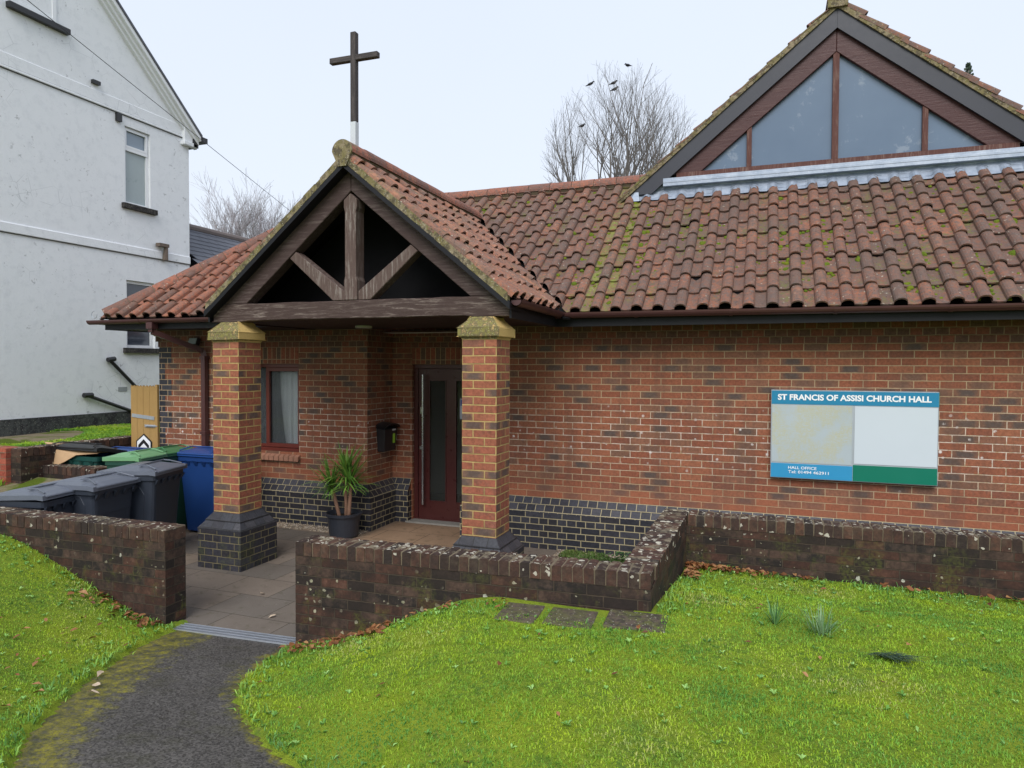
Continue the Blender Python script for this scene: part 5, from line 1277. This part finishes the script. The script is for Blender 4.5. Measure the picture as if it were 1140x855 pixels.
# slabs in the lawn
for i,(x0,x1,y0,y1,lab) in enumerate([(1.18,1.44,-3.78,-3.46,'grey concrete paving slab set in the lawn, leftmost of the three against the wall'),(1.49,1.80,-3.74,-3.44,'grey concrete paving slab set in the lawn, middle of the three against the wall'),(1.86,2.24,-3.68,-3.38,'mossy concrete paving slab set in the lawn under the wall corner')]):
    zz=float(ground_h(np.array((x0+x1)/2),np.array(-3.60)))+.008
    m=M(); m.box(x0,x1,y0,y1,zz-.05,zz,rot=Matrix.Rotation(R(3),3,'Z')); o=m.build('paving_slab',mossy('lawn_slab_concrete',(.105,.080,.062),(.10,.11,.03),(.04,.035,.03),.55 if i<2 else .8,10),bevel=.006)
    tag(o,lab,'paving slab','concrete slabs set in the lawn')

# ---------------- grass blades
def blades(name,N,region,hmin,hmax,wid,mask,seed,tall=None,hfun=ground_h,dens=None):
    rng=np.random.default_rng(seed); x0,x1,y0,y1=region
    x=rng.uniform(x0,x1,N); y=rng.uniform(y0,y1,N)
    k=mask(x,y)
    if dens is not None: k&=rng.random(N)<dens(x,y)
    x=x[k]; y=y[k]; n=len(x); z=hfun(x,y)
    pn=.5+.5*np.sin(x*2.3+1.3*np.sin(y*3.1))*np.sin(y*2.9+1.1*np.sin(x*2.7)); pn2=.5+.5*np.sin(x*11+2*np.sin(y*9))*np.sin(y*13+2*np.sin(x*8))
    h=rng.uniform(hmin,hmax,n)*(.65+.6*pn2); 
    if tall is not None: h=h*tall(x,y)
    az=rng.uniform(0,2*np.pi,n); lean=rng.uniform(.25,1.35,n); wz=wid*rng.uniform(.6,1.4,n)
    dx=np.cos(az); dy=np.sin(az); a2=az+np.pi/2+rng.normal(0,.5,n); sx=np.cos(a2)*wz/2; sy=np.sin(a2)*wz/2
    V=np.zeros((n,5,3)); 
    V[:,0]=np.stack([x-sx,y-sy,z-.004],-1); V[:,1]=np.stack([x+sx,y+sy,z-.004],-1)
    mx=x+dx*h*lean*.35; my=y+dy*h*lean*.35; mz=z+h*.6
    V[:,2]=np.stack([mx+sx*.9,my+sy*.9,mz],-1); V[:,3]=np.stack([mx-sx*.9,my-sy*.9,mz],-1)
    V[:,4]=np.stack([x+dx*h*lean,y+dy*h*lean,z+h*(1-.35*lean)],-1)
    me=bpy.data.meshes.new(name); me.vertices.add(n*5); me.vertices.foreach_set('co',V.ravel())
    me.loops.add(n*7); me.polygons.add(n*2); b=np.arange(n)*5
    L=np.stack([b,b+1,b+2,b+3,b+3,b+2,b+4],-1).ravel(); me.loops.foreach_set('vertex_index',L.astype(np.int32))
    st=np.stack([np.arange(n)*7,np.arange(n)*7+4],-1).ravel(); me.polygons.foreach_set('loop_start',st.astype(np.int32))
    me.update(calc_edges=True)
    mossy_=np.clip(pn*1.1-.1+rng.normal(0,.22,n),0,1); t=np.repeat(mossy_,2); at=me.attributes.new('tint','FLOAT','FACE'); at.data.foreach_set('value',t.astype(np.float32))
    return me
def lawn_mask(x,y):
    xr=np.interp(y,YS,XS); xl=np.interp(y,YS2,XS2)
    e=.04*np.sin(y*23)+.03*np.sin(y*41+1)
    ok=((x>xr+e)|(x<xl-e-.01))
    ok&=(y<-3.50-.0)|((x>2.14)&(y<-1.42)); ok&=~((x>-.56)&(x<2.12)&(y>-3.49+ (x+.56)*.049)); ok&=~((x<-1.77)&(y>-3.57))
    ok&=~((x>1.21)&(x<2.19)&(y>-3.66)&(y<-3.38)&(np.abs(x-1.49)>.03)&(np.abs(x-1.86)>.02))
    return ok
def near(x,y): 
    d=np.hypot(x-CAM.x,y-CAM.y); return np.clip(1.35-d/7,.30,1)
def grass_mat():
    t=NT('grass_blade'); at=t.n('ShaderNodeAttribute',attribute_name='tint'); ob=t.coord()
    c=t.ramp(at.outputs['Fac'],[(0,(.11,.30,.055)),(.35,(.19,.40,.050)),(.65,(.32,.51,.040)),(.9,(.44,.56,.05)),(1,(.48,.47,.18))])
    g=t.noise(ob,1.3,4,.6); c=t.mix(t.ramp(g,[(.42,0),(.6,.55)]),c,(.38,.54,.025))
    c=t.mix(t.math('MULTIPLY',t.ramp(t.noise(ob,5.5,5,.7),[(.50,0),(.62,1)]),.6),c,(.12,.32,.055))
    c=t.mix(t.math('MULTIPLY',t.ramp(t.noise(ob,8,5,.75,.3),[(.60,0),(.70,1)]),.55),c,(.16,.15,.06))
    c=t.mix(t.ramp(t.noise(ob,3.3,4,.65),[(.54,0),(.66,.6)]),c,(.46,.58,.02))
    c=t.mix(.5,c,t.mix(t.noise(ob,30,4,.7),(.35,.35,.35),(1.7,1.7,1.7)),'MULTIPLY')
    tl=t.n('ShaderNodeBsdfTranslucent'); t.l(c,tl.inputs[0]); t.fin(c,.6,.25); mx=t.n('ShaderNodeMixShader'); mx.inputs[0].default_value=.3
    t.l(t.b.outputs[0],mx.inputs[1]); t.l(tl.outputs[0],mx.inputs[2]); t.l(mx.outputs[0],t.out.inputs[0]); return t.m
m_grass=grass_mat()
tag(link('lawn_grass',blades('lawn_grass',640000,(-5,6.5,-6.6,-1.4),.007,.021,.0040,lawn_mask,1,dens=near),m_grass),'short mossy green grass of the sloping lawns','grass',kind='stuff')
def edge_d(x,y):
    xr=np.interp(y,YS,XS); xl=np.interp(y,YS2,XS2); f=-3.47+(x+.56)*.049
    d=np.full_like(x,9.0)
    d=np.minimum(d,np.where((x>-.56)&(x<2.15),np.abs(f-y),9)); d=np.minimum(d,np.where(x<-1.7,np.abs(-3.58-y),9)); d=np.minimum(d,np.where(x>2.1,np.abs(-1.42-y),9)); d=np.minimum(d,np.where((x>2.1)&(y>-3.4),x-2.13,9))
    d=np.minimum(d,np.abs(x-xr)*1.4); d=np.minimum(d,np.abs(x-xl)*1.4); return d
tag(link('edge_grass',blades('edge_grass',150000,(-5,6.5,-6.2,-1.4),.03,.065,.006,lawn_mask,2,dens=lambda x,y:np.exp(-edge_d(x,y)/.10)*near(x,y)),leafm('edge_grass_blade',(.07,.17,.04),(.13,.29,.05),(.23,.40,.05))),'longer grass growing along the foot of the walls and the path edges','grass',kind='stuff')
# broad leaved weeds in the turf
m=M(); cnt=0
while cnt<900:
    x=random.uniform(-4,5.5); y=random.uniform(-6.3,-1.45)
    if not lawn_mask(np.array([x]),np.array([y]))[0]: continue
    d=float(edge_d(np.array([x]),np.array([y]))[0])
    if random.random()>(.10+1.2*math.exp(-d/.25)) : continue
    cnt+=1; z=float(ground_h(np.array(x),np.array(y))); t=random.random()
    for k in range(random.randint(3,7)):
        a=random.uniform(0,6.3); l=random.uniform(.012,.030); w_=l*.5; e=random.uniform(.2,.9); dx,dy=math.cos(a),math.sin(a); px_,py_=-dy*w_/2,dx*w_/2
        m.face([(x,y,z+.004),(x+dx*l*.5+px_,y+dy*l*.5+py_,z+.012+l*.5*e),(x+dx*l,y+dy*l,z+.012+l*e*.6),(x+dx*l*.5-px_,y+dy*l*.5-py_,z+.012+l*.5*e)],t=t)
tag(m.build('lawn_weeds',leafm('weed_leaf',(.08,.20,.04),(.16,.34,.06),(.26,.44,.12)),fix=False),'small broad-leaved weeds and clover scattered through the lawns','weeds',kind='stuff')
# bank grass
tag(link('bank_grass',blades('bank_grass',60000,(-8,-6.2,-1.9,3),.02,.06,.010,lambda x,y:(np.sin(x*2.7+y*.9)+np.sin(y*1.9)>-.5),3,hfun=lambda x,y:x*0+1.06),m_grass),'patchy grass on the bank below the white house','grass',kind='stuff')
tag(link('bed_weeds',blades('bed_weeds',9000,(-8.5,-6.0,-3.1,-1.75),.04,.12,.014,lambda x,y:x<90,4,hfun=lambda x,y:.36+(y+3.2)*.25),m_grass),'weeds growing in the bed beside the bin store','weeds',kind='stuff')
tag(link('planter_weeds',blades('planter_weeds',5200,(.62,1.95,-.46,-.12),.01,.035,.007,lambda x,y:(np.sin(x*9)+np.sin(x*4.1+y*7)+.8>0),5,hfun=lambda x,y:x*0+.012),leafm('planter_leaf',(.05,.10,.02),(.09,.16,.03),(.2,.22,.06))),'low weeds along the foot of the plinth behind the garden wall','weeds',kind='stuff')
m=M()
for i in range(40):
    a=random.uniform(0,6.3); r_=random.uniform(0,.13); x=1.33+math.cos(a)*r_*1.4; y=-.33+math.sin(a)*r_*.6; l=.05; z=random.uniform(.03,.10)
    m.face([(x-l*.5,y,z),(x,y-l*.4,z+.01),(x+l*.5,y,z+.02),(x,y+l*.4,z+.015)],t=random.random())
tag(m.build('green_weed',leafm('bushy_weed_leaf',(.03,.08,.02),(.06,.14,.04),(.12,.24,.08)),fix=False),'small leafy weed growing at the foot of the blue brick plinth','weed')
# gravel margins
def gravel(name,N,reg,label):
    m=M(); x0,x1,y0,y1=reg
    for i in range(N):
        x=random.uniform(x0,x1); y=random.uniform(y0,y1); s_=random.uniform(.008,.018); vs=[(x+random.uniform(-1,1)*s_,y+random.uniform(-1,1)*s_,.002+random.uniform(0,1)*s_) for _ in range(3)]
        vs=[(x-s_,y-s_*.6,.003),(x+s_,y-s_*.5,.003),(x+s_*.7,y+s_*.7,.003),(x-s_*.7,y+s_*.6,.003),(x+random.uniform(-.3,.3)*s_,y,.003+s_*1.1)]
        m.mesh(vs,[(0,1,4),(1,2,4),(2,3,4),(3,0,4)],random.random())
    t=NT(name+'_stone'); at=t.n('ShaderNodeAttribute',attribute_name='tint'); c=t.ramp(at.outputs['Fac'],[(0,(.20,.15,.11)),(.3,(.32,.26,.19)),(.6,(.14,.12,.10)),(.8,(.38,.33,.27)),(1,(.24,.17,.12))],'CONSTANT')
    tag(m.build(name,t.fin(c,.85,.2),fix=False),label,'gravel',kind='stuff')
gravel('gravel_margin',1900,(-4.0,-2.0,-.36,-.10),'strip of small brown gravel along the foot of the wall behind the potted yucca')
gravel('planter_gravel',1300,(.55,2.0,-.48,-.11),'gravel and soil strip behind the low garden wall')
# fallen leaves
m=M()
def leaf(x,y,z,s_,t):
    a=random.uniform(0,6.3); ux=Vector((math.cos(a),math.sin(a),random.uniform(-.4,.4))); vx=Vector((-math.sin(a),math.cos(a),random.uniform(-.5,.5))); p=Vector((x,y,z+.012)); c=Vector((0,0,s_*random.uniform(.1,.5)))
    P=[p-ux*s_,p-ux*s_*.2+vx*s_*.5+c,p+ux*s_*.55+vx*s_*.35+c*.6,p+ux*s_,p+ux*s_*.4-vx*s_*.45+c*.3,p-ux*s_*.3-vx*s_*.5+c]
    mid=p+c*.2; 
    for i in range(6): m.face([mid,P[i],P[(i+1)%6]],t=t)
def scat(n,fx,fy,s0=.02,s1=.042,mask=True):
    k=0;tries=0
    while k<n and tries<n*30:
        tries+=1; x=fx(); y=fy()
        if mask and not lawn_mask(np.array([x]),np.array([y]))[0]: continue
        z=float(ground_h(np.array(x),np.array(y))) if mask else 0; leaf(x,y,z+random.uniform(.0,.03),random.uniform(s0,s1),random.random()); k+=1
U=random.uniform
scat(150,lambda:2.14+abs(random.gauss(0,.35)),lambda:-1.45-abs(random.gauss(0,.06))); scat(70,lambda:2.16+abs(random.gauss(0,.05)),lambda:U(-1.9,-1.45)); scat(45,lambda:U(2.5,5.2),lambda:-1.45-abs(random.gauss(0,.05)))
scat(90,lambda:U(-.5,.4),lambda:-3.52-abs(random.gauss(0,.13))); scat(20,lambda:U(.3,1.2),lambda:-3.5-abs(random.gauss(0,.08)),.015,.03)
scat(55,lambda:U(-2.5,-1.75),lambda:-3.60-abs(random.gauss(0,.10))); scat(35,lambda:U(-2.4,-.9),lambda:U(-5.3,-3.9),.015,.035); scat(60,lambda:U(-3,5),lambda:U(-6,-1.6),.012,.026)
tag(m.build('fallen_leaves',leafm('dry_leaf',(.10,.042,.018),(.22,.085,.030),(.34,.18,.075)),fix=False),'dry brown leaves lying in the grass and along the foot of the walls','leaves',kind='stuff')
m=M()
for x,y in ((-1.05,-4.75),(-.95,-4.85),(-1.2,-4.6),(-1.12,-3.05),(-.75,-2.75),(-1.6,-2.6)):
    leaf(x,y,hp(x,y),.035,.9)
tag(m.build('path_leaves',leafm('pale_leaf',(.3,.2,.12),(.38,.27,.18),(.5,.4,.3)),fix=False),'few pale leaves lying on the path and paving','leaves',kind='stuff')
# tufts
def tuft(x,y,n,h,w,label,sp=.02,col=((.06,.16,.05),(.11,.25,.08),(.18,.34,.11)),droop=.2):
    z=float(ground_h(np.array(x),np.array(y))); r_=thing('daffodil_clump' if h>.1 else 'grass_tuft',label,'plant',(x,y,z)); m=M()
    for i in range(n):
        a=random.uniform(0,6.3); el=random.uniform(.7,1.5); rr=random.uniform(0,sp); ribbon(m,(x+rr*math.cos(a),y+rr*math.sin(a),z),(math.cos(a)*math.cos(el),math.sin(a)*math.cos(el),math.sin(el)),h*random.uniform(.6,1.1),w,droop*random.uniform(.3,1),random.random(),5)
    m.build('blades',leafm('tuft_leaf',*col),r_,fix=False)
tuft(2.86,-3.25,26,.17,.008,'upright clump of green spikes in the lawn, nearer the wall corner',.02,droop=.05)
tuft(3.12,-3.30,60,.17,.006,'sprawling clump of fine blue-green leaves on the lawn, right of the upright spikes',.07,((.08,.17,.07),(.15,.26,.12),(.22,.34,.17)),.35)
z=float(ground_h(np.array(3.42),np.array(-3.6)))
r_=thing('grass_tuft','flattened dark grey-green tuft lying in the middle of the lawn','plant',(3.42,-3.6,z)); m=M()
for i in range(90):
    x=3.42+random.gauss(0,.045); y=-3.6+random.gauss(0,.022); a=random.gauss(-.25,.35); ribbon(m,(x,y,z+.018),(math.cos(a),math.sin(a),.35),random.uniform(.06,.13),.006,.5,random.random(),4)
m.build('blades',leafm('dark_tuft_leaf',(.02,.045,.02),(.035,.07,.035),(.06,.10,.06)),r_,fix=False)

# ================================================================== bare trees
def bark(name,c,v=.3): return simple(name,c,.9,.15,var=v,scale=3)
def tree(name,label,base,mat,top,spread,stems,trunk_h,r0,seed,twig=.018,levels=4,lean=(0,0),nchild=5,dens=1,crown=None):
    rg=random.Random(seed); r_=thing(name,label,'tree',base)
    tk=M(); cr=M()
    def branch(p,d,L,rad,lv,m):
        n=5 if lv<2 else 3; pts=[Vector(p)]; q=Vector(p); dd=Vector(d)
        for i in range(n):
            dd=(dd+Vector((rg.gauss(0,.10),rg.gauss(0,.10),rg.gauss(0.04,.05)))).normalized(); q=q+dd*(L/n)
            if crown:
                e_=((q.x-crown[0])/crown[1])**2+((q.y-base[1])/crown[1])**2+(max(0,q.z-crown[2])/crown[3])**2
                if e_>rg.uniform(.84,1.10): break
            pts.append(q.copy())
        if len(pts)<2: return
        n=len(pts)-1
        rr=[max(twig*.35,rad*(1-.72*i/n)) for i in range(n+1)]
        m.tube(pts,rr,5 if lv<2 else 3,t=rg.random(),caps=False)
        if lv>=levels: return
        nc=nchild+rg.randint(-1,1) if lv>0 else nchild+3
        for k in range(nc):
            s_=rg.uniform(.50 if lv==0 else .25,1.0) if lv<levels-1 else rg.uniform(.1,1); i=min(n-1,int(s_*n)); p0=pts[i].lerp(pts[i+1],s_*n-i)
            az=rg.uniform(0,6.283); x=dd.orthogonal().normalized(); y=dd.cross(x); sp_=rg.uniform(.35,.75)
            nd=(dd+(x*math.cos(az)+y*math.sin(az))*sp_+Vector((0,0,.22))).normalized()
            branch(p0,nd,L*rg.uniform(.38,.62),rr[i]*.55,lv+1,m)
    b=Vector(base); t_top=b+Vector((lean[0],lean[1],trunk_h)); tk.tube([b,b.lerp(t_top,.5),t_top],[r0*1.2,r0,r0*.85],10)
    H=top-t_top.z
    for s_ in range(stems):
        az=2*math.pi*s_/stems+rg.uniform(-.3,.3); f=rg.random()**(.6 if not crown else .38); L=H*(1.0-.18*f*f)*rg.uniform(.9,1.02)/ (1.1)
        d=Vector((math.cos(az)*spread*f,math.sin(az)*spread*f*(1 if not crown else .6),H)).normalized()
        branch(t_top+Vector((rg.uniform(-.2,.2),rg.uniform(-.2,.2),-.1)),d,L,r0*rg.uniform(.35,.6),0 if f<2 else 1,cr)
    tk.build('trunk',mat,r_,smooth=True); cr.build('crown',mat,r_,fix=False)
    return r_
m_bark=bark('hazed_bark',(.17,.155,.145)); m_bark2=bark('pale_birch_bark',(.36,.33,.34))  # dark bark paled in its colour to paint distance haze
tree('bare_tree','wide leafless tree with crows in it, rising behind the hall roof',(-4.0,25,0),m_bark,14.8,5.2,17,5.0,.22,23,twig=.010,levels=3,nchild=4,crown=(-3.8,4.0,11.5,4.95))
tree('bare_tree','faint pale leafless tree beyond the slate roof, left of the porch',(-31.0,30,0),m_bark2,11.9,3.4,9,5.0,.26,5,twig=.020,levels=3,nchild=5)
tree('bare_tree','thin pale leafless tree just right of its faint neighbour, half hidden by the porch roof',(-28.2,30,0),m_bark2,12.0,3.0,8,5.0,.22,8,twig=.020,levels=3,nchild=5)
# conifer tip and twigs behind the gable
cf=thing('conifer','dark conifer whose tip shows above the right slope of the gable roof','tree',(9.12,20,0))
m=M(); m.tube([(9.12,20,0),(9.12,20,12.3)],[.25,.03],8); m.build('trunk',m_bark,cf)
m=M()
rg=random.Random(3)
for i in range(260):
    z=12.5-8*rg.random()**1.6; rr=(12.6-z)*.22+.06; a=rg.uniform(0,6.3); l=rr*rg.uniform(.5,1.1)
    m.bar((9.12,20,z),(9.12+math.cos(a)*l,20+math.sin(a)*l,z+l*rg.uniform(-.3,.3)),.035,.07,t=rg.random())
m.build('crown',leafm('conifer_needle',(.02,.035,.02),(.035,.06,.035),(.05,.08,.05)),cf,fix=False)
# crows
def crow(x,y,z,rz,label):
    r_=thing('crow',label,'bird',(x,y,z),rz,'crows perched in the bare tree'); m=M(); r_.scale=(.72,.72,.72)
    m.tube([(-.30,0,-.05),(-.20,0,-.01),(-.10,0,.04),(.02,0,.09),(.12,0,.14),(.17,0,.20),(.20,0,.235),(.24,0,.23),(.31,0,.215)],[.03,.035,.075,.095,.08,.05,.055,.035,.008],8)
    m.box(-.14,.05,-.10,.10,.035,.075); m.tube([(.0,.03,.02),(.0,.03,-.06)],.01,5); m.tube([(.0,-.03,.02),(.0,-.03,-.06)],.01,5)
    m.build('bird_body',simple('crow_feathers',(.012,.012,.014),.6,.3),r_,local=True)
crow(-5.33,25,15.62,.3,'crow perched alone on the upper left twigs of the bare tree'); crow(-4.20,25,15.52,.5,'upper of two crows perched close together near the treetop'); crow(-4.15,25,15.22,.4,'lower of two crows perched close together near the treetop')
crow(-5.72,25,13.68,.9,'crow perched low on the left side of the bare tree'); crow(-3.52,25,16.25,2.6,'crow perched at the very top of the bare tree')
# overhead cable
m=M(); A=Vector((-3.2,-4.9,5.72+.72)); 
def ray_pt(px,py,D):
    return None
P0=Vector((-4.27,-2.85,5.82)); P1=Vector((-5.72,3.0,5.10))
# the line of sight of both ends is fixed by the house bracket and a pole beyond the hall
dirv=(P1-P0); m.tube([P0-dirv*.8,P0,P1,P1+dirv*1.2],.0042,5)
tag(m.build('overhead_cable',m_blackp,smooth=True),'thin black overhead cable running down past the white house','cable')
pl=thing('telegraph_pole','timber pole carrying the cable, hidden behind the hall roof','pole',tuple((P1+dirv*1.2).xy)+(0,))
m=M(); e=P1+dirv*1.2; m.tube([(e.x,e.y,0),(e.x,e.y,e.z+.15)],[.12,.09],10); m.build('pole_shaft',m_bark,pl)

# ================================================================== camera, light, sky
f_px,yaw,pit,rol=771.6,.352,-.026,.004
cy_,sy_=math.cos(yaw),math.sin(yaw); right=Vector((cy_,sy_,0)); fw=Vector((-sy_,cy_,0)); up=Vector((0,0,1))
f2=fw*math.cos(pit)+up*math.sin(pit); u2=up*math.cos(pit)-fw*math.sin(pit); r3=right*math.cos(rol)+u2*math.sin(rol); u3=u2*math.cos(rol)-right*math.sin(rol)
cam=bpy.data.cameras.new('camera'); co=bpy.data.objects.new('camera',cam); COL.objects.link(co)
mt=Matrix((( r3.x,u3.x,-f2.x,CAM.x),(r3.y,u3.y,-f2.y,CAM.y),(r3.z,u3.z,-f2.z,CAM.z),(0,0,0,1))); co.matrix_world=mt
cam.sensor_width=36; cam.lens=36*f_px/1140; cam.clip_end=2000; cam.clip_start=.05; scn.camera=co
sd=Vector((.12,-.85,.80)).normalized(); el=math.asin(sd.z); az=math.atan2(sd.x,sd.y)
sun=bpy.data.lights.new('sun','SUN'); sun.energy=1.5; sun.angle=R(38); sun.color=(1.0,.975,.94); so=bpy.data.objects.new('sun',sun); COL.objects.link(so); so.rotation_euler=(-sd).to_track_quat('-Z','Y').to_euler()
w=bpy.data.worlds.new('World'); scn.world=w; w.use_nodes=True; nt=w.node_tree; nt.nodes.clear()
out=nt.nodes.new('ShaderNodeOutputWorld'); bg=nt.nodes.new('ShaderNodeBackground'); sk=nt.nodes.new('ShaderNodeTexSky'); sk.sky_type='NISHITA'; sk.sun_disc=False; sk.sun_elevation=el; sk.sun_rotation=az
sk.air_density=1.0; sk.dust_density=3.0; sk.ozone_density=1.0
mx=nt.nodes.new('ShaderNodeMix'); mx.data_type='RGBA'; mx.inputs[0].default_value=.88
tc=nt.nodes.new('ShaderNodeTexCoord'); sp_=nt.nodes.new('ShaderNodeSeparateXYZ'); nt.links.new(tc.outputs['Generated'],sp_.inputs[0])
rp=nt.nodes.new('ShaderNodeValToRGB'); nt.links.new(sp_.outputs[2],rp.inputs[0]); e=rp.color_ramp; e.elements[0].position=0; e.elements[0].color=(5.4,5.75,6.25,1); e.elements[1].position=.6; e.elements[1].color=(5.0,5.5,6.4,1)
nz=nt.nodes.new('ShaderNodeTexNoise'); nt.links.new(tc.outputs['Generated'],nz.inputs['Vector']); nz.inputs['Scale'].default_value=1.6; nz.inputs['Detail'].default_value=3
m2=nt.nodes.new('ShaderNodeMix'); m2.data_type='RGBA'; m2.blend_type='MULTIPLY'; m2.inputs[0].default_value=.10; nt.links.new(rp.outputs[0],m2.inputs[6]); nt.links.new(nz.outputs[0],m2.inputs[7])
nt.links.new(sk.outputs[0],mx.inputs[6]); nt.links.new(m2.outputs[2],mx.inputs[7]); nt.links.new(mx.outputs[2],bg.inputs[0]); bg.inputs[1].default_value=.10; nt.links.new(bg.outputs[0],out.inputs[0])
vs_=scn.view_settings; vs_.view_transform='Standard'; vs_.look='None'; vs_.gamma=1; vs_.exposure=0.85; vs_.use_curve_mapping=False
scn.render.engine='CYCLES'; scn.render.resolution_x=1024; scn.render.resolution_y=768
